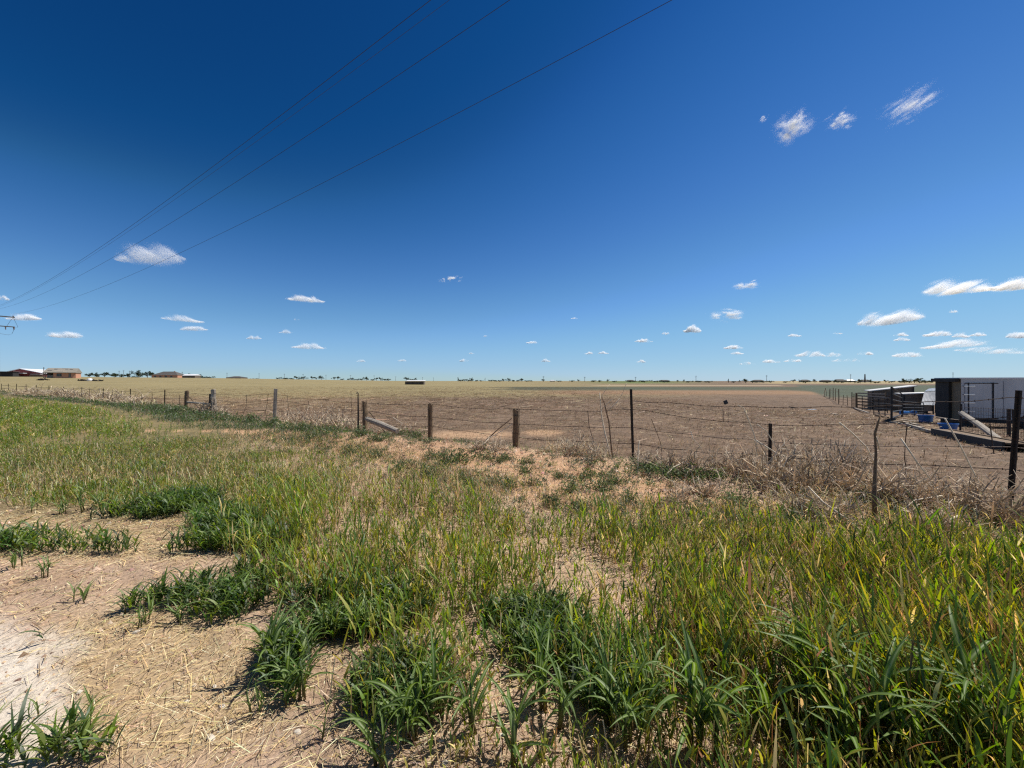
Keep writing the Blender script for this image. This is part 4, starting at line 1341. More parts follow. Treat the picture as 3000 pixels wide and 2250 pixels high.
def tub(px, bs, wpx, hpx, label, taper=1.2, tilt=0):
    p = at(px, bs)
    w, h = wpx / FPX * p.y / 2, hpx / FPX * p.y
    t = empty('plastic_tub', p)
    mb = MB()
    n = 20
    V, F = [], []
    prof = [(.0, .012), (w / taper, .012), (w / taper, .0), (w, h), (w * 1.06, h), (w * 1.06, h + .02), (w * .96, h + .02), (w / taper * .94, .03), (0, .03)]
    for r_, z in prof:
        for k in range(n):
            V.append((r_ * math.cos(6.2832 * k / n), r_ * math.sin(6.2832 * k / n) * .75, z))
    for i in range(len(prof) - 1):
        for k in range(n):
            F.append((i * n + k, i * n + (k + 1) % n, (i + 1) * n + (k + 1) % n, (i + 1) * n + k))
    mb.add(V, F).build('shell', M_BLUE, t, smooth=False)
    hd = MB().tube([(-w * 1.02, 0, h * .95), (-w * 1.15, 0, h * .75), (-w * .98, 0, h * .6)], .012, 5).build('handle', M_PIPE, t)
    MB().tube([(w * 1.02, 0, h * .95), (w * 1.15, 0, h * .75), (w * .98, 0, h * .6)], .012, 5).build('handle', M_PIPE, t)
    t.rotation_euler = (tilt, 0, 0)
    tag(t, label, 'tub', 'blue feed tubs')
tub(2712, 1238, 38, 21, 'blue plastic feed tub standing by the trailer end')
tub(2778, 1262, 48, 20, 'wide blue plastic tub in front of the woven wire fence', 1.35)
for px, bs, wp, lab in ((2650, 1216, 25, 'blue barrel lying on its side between pipe panels'), (2676, 1215, 17, 'smaller looking blue barrel lying end on beside the small shed')):
    p = at(px, bs)
    r_ = 13 / FPX * p.y / 2
    L = wp / FPX * p.y / 2
    t = empty('blue_barrel', p)
    MB().tube([(-L, 0, r_), (-L * .93, 0, r_), (-L * .35, 0, r_), (-L * .33, 0, r_), (L * .33, 0, r_), (L * .35, 0, r_), (L * .93, 0, r_), (L, 0, r_)],
              [r_ * .9, r_, r_, r_ * 1.05, r_ * 1.05, r_, r_, r_ * .9], 18).build('drum', M_BLUE, t)
    MB().tube([(L * 1.002, .1 * r_, r_ * 1.5), (L * 1.05, .1 * r_, r_ * 1.5)], r_ * .14, 8).build('bung', M_BLACK, t)
    t.rotation_euler = (0, 0, .25 if px < 2660 else 1.0)
    tag(t, lab, 'barrel', 'blue barrels')
BL = ['grey weathered board lying flat among scrap lumber', 'pale board lying across the scrap lumber', 'dark short board at the end of the scrap lumber', 'long grey pole lying out of the scrap lumber']
for i, (p1, p2, w, hh, m, lb) in enumerate([
        ((2612, 1238), (2700, 1258), .2, .07, M_GREYWOOD, 'long grey board leading out of the scrap lumber pile'),
        ((2628, 1235), (2690, 1247), .16, .05, M_PALEWOOD, 'pale board in the middle of the scrap lumber pile'),
        ((2650, 1247), (2725, 1270), .12, .1, M_GREYWOOD, 'grey round-edged timber pointing from the scrap lumber to the long trough'),
        ((2655, 1240), (2800, 1244), .1, .05, M_PALEWOOD, 'long bleached pole lying below the blue tubs'),
        ((2640, 1232), (2700, 1237), .2, .04, M_GREYWOOD, 'flat grey board behind the pale one in the scrap lumber'),
        ((2566, 1219), (2600, 1226), .15, .1, M_WOOD, 'dark short board lying near the leaning pipe panel'),
        ((2500, 1196), (2545, 1212), .16, .1, M_GREYWOOD, 'grey pole lying along the foot of the board corral'),
        ((2746, 1226), (2815, 1236), .14, .1, M_GREYWOOD, 'grey timber lying under the dark trailer end'),
        ((2622, 1240), (2652, 1236), .22, .1, M_WOOD, 'dark splintered board at the foot of the tall gate panel'),
        ((2437, 1213), (2452, 1216), .18, .06, M_PALEWOOD, 'short pale board lying alone in the litter'),
        ((2530, 1224), (2550, 1226), .12, .05, M_PALEWOOD, 'small pale broken board lying alone near the corral'),
        ((2313, 1194), (2336, 1197), .16, .12, M_WOOD, 'dark short log lying far out in the litter'),
        ((2367, 1201), (2390, 1200), .3, .03, M_TIN, 'flat pale tin scrap lying far out in the litter')]):
    a, b = at(*p1), at(*p2)
    o = MB().beam(a + Vector((0, 0, hh / 2 + .02 + .012 * (i % 3))), b + Vector((0, 0, hh / 2 + .02)), w, hh, jit=.015).build('scrap_board', m)
    tag(o, lb, 'board', 'scrap lumber in the yard')
# dark farm implement by the trailer
p = at(2992, 1248)
t = empty('farm_implement', p)
for k in range(4):
    MB().tube([(-.6, 0, .25 + k * .13), (1.4, .1, .28 + k * .13)], .035, 7).build('beam', M_PIPE if k % 2 else M_CHROME, t)
for k in range(3):
    MB().beam((-.5 + k * .8, -.05, -.1), (-.45 + k * .8, .1, .75), .07, .07).build('upright', M_PIPE, t)
MB().tube([(-.3, -.15, .25), (-.3, .05, .25)], .24, 16).build('disc', M_PIPE, t)
tag(t, 'dark metal farm implement standing in front of the trailer', 'implement')

# ------------------------------------------------------------------ vegetation
def C3(*c):
    return np.array(c, float)
G_BRIGHT, G_DEEP, G_BLUE = C3(.145, .215, .035), C3(.065, .125, .024), C3(.068, .098, .048)
G_YEL, STRAW, PALE = C3(.265, .27, .05), C3(.60, .46, .225), C3(.76, .64, .40)
REDST, BROWN, GREYB = C3(.24, .13, .065), C3(.19, .125, .07), C3(.38, .31, .23)

def palette(n, items, jit=.22):
    w = np.array([i[1] for i in items], float)
    c = np.array([i[0] for i in items])[R.choice(len(items), n, p=w / w.sum())]
    return c * (1 + R.normal(0, jit, (n, 1))).clip(.45, 1.7) * (1 + R.normal(0, .06, (n, 3)))

def scatter(n, wf, rmin, rmax, p=1.0, a0=-68, a1=70, tries=14):
    """random ground points, accepted with weight wf(px, py, x, y, sd); p sets how fast they thin out with distance"""
    out = []
    got = 0
    for _ in range(tries):
        m = n * 3
        a = np.radians(R.uniform(a0, a1, m))
        u = R.random(m)
        if abs(p + 1) < 1e-6:
            r = rmin * (rmax / rmin) ** u
        else:
            r = (rmin ** (p + 1) + u * (rmax ** (p + 1) - rmin ** (p + 1))) ** (1 / (p + 1))
        x, y = np.sin(a) * r, np.cos(a) * r
        sd = fence_sd(x, y)
        z0 = Hbase(x, y)
        px, py = 1500 + FPX * x / y, HZ + FPX * (CAMZ - z0) / y
        k = R.random(m) < np.clip(wf(px, py, x, y, sd), 0, 1)
        out.append(np.stack([x[k], y[k]], -1))
        got += int(k.sum())
        if got >= n:
            break
    P = np.concatenate(out)[:n]
    return np.concatenate([P, H(P[:, 0], P[:, 1])[:, None]], 1)

def strips(base, az, L, w, t0, t1, S, c0, c1, prof='leaf', rollamp=.5, ground=True):
    """arching blades: az heading, t0 to t1 angle from the vertical, S segments"""
    n = len(base)
    t = np.linspace(0, 1, S + 1)
    th = t0[:, None] + (t1 - t0)[:, None] * t[None] ** 1.3
    thm = .5 * (th[:, 1:] + th[:, :-1])
    st = (L / S)[:, None]
    dx = np.concatenate([np.zeros((n, 1)), np.cumsum(np.sin(thm) * st, 1)], 1)
    dz = np.concatenate([np.zeros((n, 1)), np.cumsum(np.cos(thm) * st, 1)], 1)
    hx_, hy_ = np.sin(az)[:, None], np.cos(az)[:, None]
    ctr = np.stack([base[:, 0:1] + dx * hx_, base[:, 1:2] + dx * hy_, base[:, 2:3] + dz], -1)
    roll = R.normal(0, rollamp, n)[:, None]
    sx = np.stack([np.cos(az)[:, None] * np.cos(roll) + 0 * t, -np.sin(az)[:, None] * np.cos(roll) + 0 * t, np.sin(roll) + 0 * t], -1)
    if prof == 'leaf':
        wp = np.minimum(1, .45 + 2.4 * t) * (1 - t ** 2.0)
    else:
        wp = np.ones(S + 1) * (1 - .35 * t)
    wp = np.maximum(wp, .04)
    hw = (w[:, None] * wp[None] * .5)[..., None]
    V = np.stack([ctr - sx * hw, ctr + sx * hw], 2).reshape(n, -1, 3)
    b = (np.arange(n) * 2 * (S + 1))[:, None, None]
    q = np.arange(S)[None, :, None] * 2
    F = (b + q + np.array([0, 1, 3, 2])[None, None]).reshape(-1, 4)
    cc = c0[:, None, :] * (1 - t)[None, :, None] + c1[:, None, :] * t[None, :, None]
    Cc = np.repeat(cc, 2, 1).reshape(-1, 3)
    V = V.reshape(-1, 3)
    if ground:
        gzv = np.repeat(base[:, 2], 2 * (S + 1))
        V[:, 2] = np.maximum(V[:, 2], gzv + .004)
    return V, F, np.clip(Cc, .005, .95)

def join(parts):
    V, F, C, b = [], [], [], 0
    for v, f, c in parts:
        V.append(v); F.append(f + b); C.append(c)
        b += len(v)
    return np.concatenate(V), np.concatenate(F), np.concatenate(C)

def stuff(name, parts, mat, label, cat):
    V, F, C = join(parts)
    o = link(name, np_mesh(name, V, F, C), mat)
    tag(o, label, cat, None, 'stuff')
    return o

def U_(n, a, b):
    return R.uniform(a, b, n)

def rep(a, k):
    return np.repeat(a, k, 0)

def shoots(P, h, nl, ll, lw, stemc, leafc0, leafc1, lean=.12, S=4, stemw=.0035, azbias=None, droop=(1.0, 2.0)):
    """upright grass shoots: a stem with alternating arching leaves"""
    n = len(P)
    az = U_(n, 0, 6.28)
    tl = np.abs(R.normal(0, lean, n))
    a = strips(P, az, h, np.full(n, stemw) * U_(n, .7, 1.3), tl, tl * 1.3, 1, stemc, stemc, 'stem')
    fr = (np.tile(np.linspace(.18, .97, nl), n) + R.normal(0, .05, n * nl)).clip(.05, 1)
    sdir = np.stack([np.sin(tl) * np.sin(az), np.sin(tl) * np.cos(az), np.cos(tl)], -1)
    B = rep(P, nl) + rep(sdir, nl) * (rep(h, nl) * fr)[:, None]
    turn = np.tile(np.arange(nl) * 3.14, n) + rep(U_(n, 0, 6.28), nl) + R.normal(0, .5, n * nl)
    if azbias is not None:
        mk = R.random(n * nl) < azbias[1]
        turn = np.where(mk, azbias[0] + R.normal(0, .6, n * nl), turn)
    L = rep(ll, nl) * U_(n * nl, .55, 1.2)
    b = strips(B, turn, L, rep(lw, nl) * U_(n * nl, .7, 1.25), U_(n * nl, .15, .65), U_(n * nl, *droop), S,
               rep(leafc0, nl) * U_(n * nl, .8, 1.2)[:, None], rep(leafc1, nl) * U_(n * nl, .8, 1.2)[:, None], 'leaf', .45, ground=False)
    V = b[0]
    gzv = np.repeat(rep(P[:, 2], nl), 2 * (S + 1))
    V[:, 2] = np.maximum(V[:, 2], gzv + .004)
    return a, b

near = lambda sd: sm((-sd - .1) / .3)

def clumpnoise(x, y, s, seed, lo, hi):
    return np.clip((fbm(x, y, s, seed, 3) - lo) / (hi - lo), 0, 1)

# where the green grows (photo-measured patches of the verge)
def w_center(px, py, x, y, sd):
    top = np.interp(px, [300, 700, 1000, 1300, 1500, 1800, 2000, 2300, 3000], [1620, 1470, 1440, 1450, 1520, 1540, 1500, 1560, 1600])
    w = sm((py - top) / 45) * sm((px - np.interp(py, [1450, 1700, 1850, 2000, 2250], [560, 640, 820, 900, 980])) / 220)
    w = w * (.5 + .5 * clumpnoise(x, y, 2.1, 61, .40, .58)) * (.35 + .65 * clumpnoise(x, y, 7.0, 62, .35, .6))
    bare = np.maximum.reduce([ell(px, py, 950, 1960, 130, 70), ell(px, py, 1720, 1700, 110, 55) * .8, ell(px, py, 1190, 2190, 120, 60) * .7, ell(px, py, 1580, 2170, 160, 70) * .7,
                              ell(px, py, 860, 1860, 90, 30), ell(px, py, 2050, 2170, 200, 60) * .5, ell(px, py, 1540, 1640, 90, 40) * .6])
    return w * (1 - bare) * near(sd)
def w_right(px, py, x, y, sd):
    top = np.interp(px, [1850, 2050, 2300, 2600, 3000], [1620, 1560, 1590, 1640, 1600])
    return sm((py - top) / 50) * sm((px - 1880 + (py - 1600) * .15) / 260) * (.16 + .84 * clumpnoise(x, y, 1.9, 77, .38, .58)) * (.45 + .55 * clumpnoise(x, y, 7.0, 78, .35, .6)) * near(sd)

# upright yellow green shoots over the middle of the verge
P = scatter(8000, lambda px, py, x, y, sd: w_center(px, py, x, y, sd) * (1 - .5 * sm((py - 1780) / 200)), 1.35, 7.2, .3)
n = len(P)
d = np.hypot(P[:, 0], P[:, 1])
g0 = palette(n, [(G_BRIGHT, 4), (G_YEL, 2.6), (G_DEEP, 2), (STRAW, .4)]) * 1.1
hh = U_(n, .08, .25) * np.clip(.75 + .1 * d, .8, 1.1) * (.55 + .8 * clumpnoise(P[:, 0], P[:, 1], 2.4, 71, .3, .65))
stuff('verge_grass', shoots(P, hh, 4, hh * U_(n, .38, .66), U_(n, .009, .018), palette(n, [(REDST, 2), (G_YEL, 2), (STRAW, 3)]), g0, g0 * C3(1.15, 1.1, .9), .15, 3, droop=(.35, 1.35)), M_LEAF,
      'upright yellow green grass shoots scattered over the verge', 'grass')
# dense sunlit grass at the right
P = scatter(6300, w_right, 1.35, 6.8, .4)
n = len(P)
g0 = palette(n, [(G_YEL, 4.5), (G_BRIGHT, 2.2), (G_DEEP, 2.4), (STRAW, .7), (BROWN, 1.0)], .3)
hh = U_(n, .10, .33) * (.6 + .75 * clumpnoise(P[:, 0], P[:, 1], 2.2, 73, .3, .65))
stuff('tall_grass', shoots(P, hh, 4, hh * U_(n, .4, .72), U_(n, .008, .016), palette(n, [(REDST, 2), (G_YEL, 3), (BROWN, 2)]), g0, g0 * C3(1.2, 1.1, .85), .2, 3, azbias=(-1.0, .35), droop=(.3, 1.2)), M_LEAF,
      'dense sunlit yellow green grass below the grey brush', 'grass')

# brown dead stems between the green
P = scatter(6400, lambda px, py, x, y, sd: .5 * w_center(px, py, x, y, sd) + .9 * w_right(px, py, x, y, sd), 1.35, 6.8, .3)
n = len(P)
c = palette(n, [(BROWN, 4), (REDST * .8, 3), (STRAW * .7, 2), (C3(.09, .06, .035), 2)], .3)
stuff('dead_stems', [strips(P, U_(n, 0, 6.28), U_(n, .06, .26), U_(n, .0025, .006), np.abs(R.normal(0, .4, n)), np.abs(R.normal(.5, .5, n)), 2, c * .8, c, 'stem')], M_DRY,
      'thin brown dead stems standing between the green shoots', 'dry grass')

# broad leafy green patches
PATCH = [(330, 1480, 260, 36, 1), (130, 1650, 260, 55, 1), (470, 1700, 360, 80, 1), (760, 1660, 130, 60, .8), (620, 1760, 140, 55, 1), (1040, 1800, 180, 60, 1), (840, 1950, 60, 90, .7),
         (1220, 2030, 170, 110, .6), (1560, 1880, 140, 90, .7), (1800, 2010, 150, 110, .6), (60, 1870, 80, 40, .5), (200, 2200, 120, 45, .22), (20, 2230, 110, 50, .25), (720, 1590, 160, 50, .8),
         (90, 1440, 120, 30, .7), (640, 1560, 90, 40, .7), (330, 1640, 120, 25, .6)]
def w_patch(px, py, x, y, sd):
    w = 0
    for cx, cy, rx, ry, k in PATCH:
        w = np.maximum(w, k * ell(px, py, cx, cy, rx, ry, 1.5))
    return w * (.12 + .88 * clumpnoise(x, y, 2.6, 83, .34, .74)) * near(sd)
P = np.concatenate([scatter(1700, w_patch, 1.4, 3.8, .9), scatter(1900, lambda px, py, x, y, sd: w_patch(px, py, x, y, sd) * (py < 1620), 3.2, 6.6, .7, -68, -10)])
n = len(P)
g0 = palette(n, [(G_DEEP, 4), (G_BRIGHT, 3), (G_BLUE, 2)])
hh = U_(n, .035, .13) * np.clip(np.hypot(P[:, 0], P[:, 1]) / 3.2, .9, 1.5)
stuff('leafy_grass', shoots(P, hh, 5, U_(n, .09, .17), U_(n, .010, .019), palette(n, [(G_DEEP, 2), (STRAW, 1)]), g0 * .9, g0 * 1.15, .3, 4), M_LEAF,
      'broad bladed dark green grass patches in the straw', 'grass')

# lush green verge running off along the fence
def w_lush(px, py, x, y, sd):
    bot = np.interp(px, [0, 300, 600, 850, 1000, 1150], [1420, 1400, 1370, 1345, 1330, 1300])
    return near(sd) * sm((bot - py) / 40) * sm((1150 - px) / 260) * (.2 + .8 * clumpnoise(x, y, .8, 91, .34, .56)) * sm((-sd - 2.6) / 1.6)
P = scatter(23000, w_lush, 6.0, 95, -.55, -66, 0)
n = len(P)
d = np.hypot(P[:, 0], P[:, 1])
g0 = palette(n, [(G_BRIGHT, 6), (G_YEL, 2), (G_DEEP, 3.5), (STRAW, .5)])
hh = U_(n, .07, .17) * np.clip(d / 14, .8, 1.4)
wd = .010 * np.clip(d / 9, 1, 4.5)
stuff('lush_grass', shoots(P, hh, 4, hh * U_(n, .5, .8), wd * U_(n, .7, 1.3), g0 * .8, g0 * .9, g0 * 1.15, .25, 2, stemw=.006), M_LEAF,
      'lush bright green grass verge running off along the fence', 'grass')

# dark low weeds along the foot of the fence
def w_dark(px, py, x, y, sd):
    return near(sd) * sm((2.9 - np.abs(sd)) / 1.2) * sm((1080 - px) / 160) * (.15 + .85 * clumpnoise(x, y, .9, 14, .38, .55))
P = scatter(9000, w_dark, 9, 95, -.4, -66, -12)
n = len(P)
d = np.hypot(P[:, 0], P[:, 1])
g0 = palette(n, [(G_BLUE, 5), (G_DEEP, 2), (GREYB * .45, 1)], .3)
hh = U_(n, .06, .17) * np.clip(d / 14, .8, 1.4)
stuff('fence_weeds', shoots(P, hh, 4, hh * U_(n, .35, .6), .012 * np.clip(d / 9, 1, 4.5) * U_(n, .7, 1.2), g0 * .8, g0, g0 * 1.1, .6, 2, stemw=.006), M_LEAF,
      'dark bluish green weeds along the foot of the fence', 'weeds')

# thin dry and green growth over the slope between verge and bank
def w_mid(px, py, x, y, sd):
    top = np.interp(px, [300, 800, 1000, 1300, 1700, 2000, 2400, 3000], [1290, 1262, 1280, 1350, 1450, 1480, 1440, 1460])
    bot = np.interp(px, [300, 800, 1200, 1700, 2200, 3000], [1480, 1470, 1480, 1560, 1600, 1640])
    return near(sd) * sm((py - top) / 30) * sm((bot + 40 - py) / 50) * (.3 + .7 * clumpnoise(x, y, 1.1, 44, .38, .56))
P = scatter(17000, w_mid, 4, 14, .3)
n = len(P)
g0 = palette(n, [(G_DEEP, 2.5), (G_BLUE, 3.2), (G_YEL, 1.6), (STRAW, 1.8), (BROWN, 2)], .3)
hh = U_(n, .05, .17)
stuff('sparse_grass', shoots(P, hh, 3, hh * U_(n, .5, .9), U_(n, .006, .012), palette(n, [(STRAW, 2), (BROWN, 2), (G_DEEP, 1)]), g0, g0, .35, 2, stemw=.005), M_LEAF,
      'sparse mixed green and dry grass on the slope below the bank', 'grass')

# scattered green leaves through the dry band
P = scatter(5200, lambda px, py, x, y, sd: near(sd) * sm((1150 - px) / 450) * sm((py - 1320) / 40) * sm((1500 - py) / 50) * (.12 + .88 * clumpnoise(x, y, 1.7, 37, .42, .6)), 4.2, 10, .3, -68, -10)
n = len(P)
g0 = palette(n, [(G_BRIGHT, 4), (G_YEL, 3), (G_DEEP, 3)])
hh = U_(n, .05, .15)
stuff('mixed_grass', shoots(P, hh, 4, hh * U_(n, .5, .9), U_(n, .009, .018), palette(n, [(STRAW, 2), (G_YEL, 1)]), g0, g0 * 1.1, .35, 2, stemw=.005, droop=(.5, 1.6)), M_LEAF,
      'patchy green grass mixed into the dry stems behind the straw', 'grass')

# standing dry stems
def w_drystand(px, py, x, y, sd):
    w = np.maximum.reduce([ell(px, py, 520, 1420, 520, 70, .8), ell(px, py, 900, 1460, 300, 80, .8) * .7, ell(px, py, 120, 1330, 240, 30) * .5, ell(px, py, 60, 1320, 90, 30)])
    w = np.maximum(w, .12 * w_center(px, py, x, y, sd) + .15 * w_right(px, py, x, y, sd))
    return w * near(sd)
P = scatter(5600, w_drystand, 1.5, 14, .3)
n = len(P)
c = palette(n, [(STRAW, 3), (PALE, 3), (G_YEL * 1.2, 1)])
stuff('dry_stems', [strips(P, U_(n, 0, 6.28), U_(n, .06, .22), U_(n, .005, .010), np.abs(R.normal(0, .3, n)), np.abs(R.normal(.2, .35, n)), 2, c * .85, c, 'stem')], M_DRY,
      'pale dry grass stems standing among the green', 'dry grass')

# straw litter on the verge
def w_litter(px, py, x, y, sd):
    w = .35 + .65 * np.maximum(w_straw(px, py), .4 * sm((py - 1500) / 80))
    return w * (1 - .75 * w_caliche(px, py)) * (1 - .72 * w_berm(px, py)) * near(sd)
P = scatter(90000, w_litter, 1.2, 13, .1)
n = len(P)
d = np.hypot(P[:, 0], P[:, 1])
P[:, 2] += U_(n, .001, .016)
c = palette(n, [(STRAW, 5), (PALE, 4), (BROWN, 2.0), (GREYB, 1.4)], .25)
stuff('straw_litter', [strips(P, U_(n, 0, 6.28), R.exponential(.042, n).clip(.012, .24), U_(n, .0018, .005) * np.clip(d / 3.5, .8, 2.6), U_(n, 1.2, 1.62), U_(n, 1.4, 1.8), 1, c, c * 1.05, 'stem', .4)], M_DRY,
      'dry yellow straw litter strewn over the verge soil', 'straw')

# stubble and flattened straw on the field
def w_field(px, py, x, y, sd):
    return sm((sd - .0) / .4) * (.35 + .65 * clumpnoise(x, y, .5, 23, .3, .6)) * (1 - .6 * ell(px, py, 1400, 1274, 150, 14))
P = scatter(100000, w_field, 4.5, 110, -.5)
n = len(P)
d = np.hypot(P[:, 0], P[:, 1])
P[:, 2] += U_(n, .0, .03)
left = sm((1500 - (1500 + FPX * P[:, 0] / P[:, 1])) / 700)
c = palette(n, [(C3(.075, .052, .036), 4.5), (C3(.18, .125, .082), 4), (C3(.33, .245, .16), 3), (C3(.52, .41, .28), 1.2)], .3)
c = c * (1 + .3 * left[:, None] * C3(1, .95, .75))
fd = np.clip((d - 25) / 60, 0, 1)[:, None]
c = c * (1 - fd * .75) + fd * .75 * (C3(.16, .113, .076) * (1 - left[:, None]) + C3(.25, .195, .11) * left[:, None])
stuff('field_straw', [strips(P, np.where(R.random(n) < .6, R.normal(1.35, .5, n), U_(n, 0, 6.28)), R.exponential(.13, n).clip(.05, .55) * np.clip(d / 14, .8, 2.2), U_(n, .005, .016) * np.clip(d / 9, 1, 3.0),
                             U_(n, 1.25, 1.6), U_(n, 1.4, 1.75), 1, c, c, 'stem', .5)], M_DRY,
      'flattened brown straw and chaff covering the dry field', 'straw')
P = scatter(26000, w_field, 5, 60, -.5)
n = len(P)
d = np.hypot(P[:, 0], P[:, 1])
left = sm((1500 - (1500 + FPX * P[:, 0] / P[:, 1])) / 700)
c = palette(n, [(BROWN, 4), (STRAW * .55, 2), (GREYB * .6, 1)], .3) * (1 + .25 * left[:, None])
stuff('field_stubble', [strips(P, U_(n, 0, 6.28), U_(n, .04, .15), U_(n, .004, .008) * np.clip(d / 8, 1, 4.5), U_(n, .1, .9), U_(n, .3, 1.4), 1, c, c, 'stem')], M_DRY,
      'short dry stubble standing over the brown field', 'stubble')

# low dark weeds dotting the sandy bank
def w_bankweed(px, py, x, y, sd):
    c = np.interp(px, BX, BY)
    h = np.interp(px, BX, BH, left=6, right=8) * 1.7 + 25
    return np.clip(1.3 - np.abs(py - c) / h, 0, 1) * near(sd) * sm((px - 620) / 200) * sm((2450 - px) / 250)
PC = scatter(1500, w_bankweed, 4, 13, .3)
PC = PC[R.random(len(PC)) < .35 + .65 * clumpnoise(PC[:, 0], PC[:, 1], 1.3, 52, .36, .56)]
k = 32
sz = rep(U_(len(PC), .03, .13), k)
P = rep(PC, k)
n = len(P)
q = R.normal(0, 1, (n, 3))
P = P + np.stack([q[:, 0] * sz * .6, q[:, 1] * sz * .6, np.abs(q[:, 2]) * sz * .55], -1)
c = rep(palette(len(PC), [(G_BLUE, 4), (G_DEEP, 2), (GREYB * .5, 1.2), (REDST * .6, .6)], .25), k) * U_(n, .7, 1.35)[:, None]
stuff('bank_weeds', [strips(P, U_(n, 0, 6.28), U_(n, .022, .06), U_(n, .008, .016), U_(n, .1, 1.3), U_(n, .3, 1.6), 2, c, c, 'leaf', .6, ground=False)], M_LEAF,
      'small grey green weeds dotting the orange sandy bank', 'weeds')
# twigs and dark litter on bank and slope
P = scatter(5200, lambda px, py, x, y, sd: near(sd) * np.maximum(w_bankweed(px, py, x, y, sd) * .5, sm((px - 1900) / 300) * sm((1650 - py) / 60) * sm((py - 1380) / 40)), 3.6, 13, .4)
n = len(P)
P[:, 2] += .006
c = palette(n, [(BROWN * .7, 3), (GREYB, 4), (PALE * .9, 2)], .3)
stuff('twig_litter', [strips(P, U_(n, 0, 6.28), R.exponential(.1, n).clip(.03, .4), U_(n, .004, .009), U_(n, 1.0, 1.6), U_(n, 1.2, 1.9), 2, c, c, 'stem', .5)], M_DRY,
      'grey twig litter strewn over the bank', 'twigs')

# pale dry grass through the brush heap and along the fence foot
def w_pale(px, py, x, y, sd):
    w = np.maximum.reduce([ell(px, py, 2300, 1410, 160, 60, 1), ell(px, py, 2500, 1450, 200, 70, 1), ell(px, py, 2780, 1500, 230, 60, 1) * .6, ell(px, py, 1690, 1330, 110, 22, 1), ell(px, py, 950, 1252, 120, 16, 1) * .8])
    return np.maximum(w, .8 * sm((470 - px) / 60) * sm((1.6 - np.abs(sd - .1)) / .6) * (y > 20)) * (sd > -2.2)
P = scatter(6500, w_pale, 3.8, 95, -.6)
n = len(P)
d = np.hypot(P[:, 0], P[:, 1])
c = palette(n, [(PALE, 4), (STRAW * .8, 2), (GREYB, 3)], .2)
stuff('pale_dry_grass', [strips(P, U_(n, 0, 6.28), U_(n, .12, .42) * np.clip(d / 20, .75, 1.3), U_(n, .004, .009) * np.clip(d / 8, 1, 4), U_(n, .05, .6), U_(n, .4, 1.7), 3, c * .8, c, 'stem')], M_DRY,
      'pale dead grass standing through the grey brush along the fence', 'dry grass')

# crumbs of soil and grit
def crumbs(P, r, c):
    n = len(P)
    base = np.array([(1, 0, 0), (-.5, .87, 0), (-.5, -.87, 0), (0, 0, .9)], float)
    a = U_(n, 0, 6.28)
    rot = np.stack([np.stack([np.cos(a), -np.sin(a)], -1), np.stack([np.sin(a), np.cos(a)], -1)], 1)
    V = np.repeat(base[None], n, 0) * U_(n * 4, .6, 1.3).reshape(n, 4, 1)
    V[..., :2] = np.einsum('nij,nkj->nki', rot, V[..., :2])
    V = V * r[:, None, None] + P[:, None, :]
    F = (np.arange(n)[:, None, None] * 4 + np.array([(0, 1, 3), (1, 2, 3), (2, 0, 3)])[None]).reshape(-1, 3)
    return V.reshape(-1, 3), F, np.repeat(c, 4, 0)
P = scatter(30000, lambda px, py, x, y, sd: near(sd) * np.maximum(.35, .9 * w_berm(px, py)), 1.2, 11, .25)
n = len(P)
stuff('soil_crumbs', [crumbs(P, R.exponential(.0045, n).clip(.002, .02) * np.clip(np.hypot(P[:, 0], P[:, 1]) / 3, .8, 2.2), palette(n, [(C3(.5, .36, .25), 4), (C3(.36, .24, .16), 3), (C3(.62, .5, .38), .7), (C3(.2, .14, .1), 1.6)], .2))],
      M_DRY, 'crumbs of dry soil and grit scattered over the verge', 'grit')

# ------------------------------------------------------------------ single broad leaved grass plants
def leaf_mesh(seed):
    rg = np.random.default_rng(seed)
    S = 11
    t = np.linspace(0, 1, S)
    a0, a1 = rg.uniform(1.0, 1.35), rg.uniform(-1.0, .5)
    ang = a0 + (a1 - a0) * t ** 1.25
    st = 1 / (S - 1)
    cx = np.concatenate([[0], np.cumsum(np.cos(ang[:-1]) * st)])
    cz = np.concatenate([[0], np.cumsum(np.sin(ang[:-1]) * st)])
    w = .036 * np.minimum(1, .4 + 2.6 * t) * (1 - t ** 2.2) + .0015
    tw = rg.uniform(-.7, .7) * t
    V, Cc = [], []
    for i in range(S):
        nx, nz = -math.sin(ang[i]), math.cos(ang[i])
        for j, f in enumerate((-1, -.5, -.12, .12, .5, 1)):
            yy = f * w[i]
            up = (abs(f) ** 1.2) * w[i] * .42 + (.004 * math.sin(9 * t[i] * 3 + seed) if abs(f) == 1 else 0)
            y2 = yy * math.cos(tw[i]) - up * math.sin(tw[i])
            u2 = yy * math.sin(tw[i]) + up * math.cos(tw[i])
            V.append((cx[i] + nx * u2, y2, cz[i] + nz * u2))
            g = G_DEEP * C3(1.2, 1.08, .9) * (1.05 + .5 * t[i]) * (1 + rg.normal(0, .05))
            Cc.append(C3(.26, .33, .14) if abs(f) < .2 else g * (1.0 if abs(f) < .8 else 1.08))
    F = [(i * 6 + j, i * 6 + j + 1, (i + 1) * 6 + j + 1, (i + 1) * 6 + j) for i in range(S - 1) for j in range(5)]
    me = np_mesh('leaf', V, F, np.array(Cc), smooth=True)
    me.materials.append(M_LEAF)
    return me
LEAVES = [leaf_mesh(300 + i) for i in range(10)]
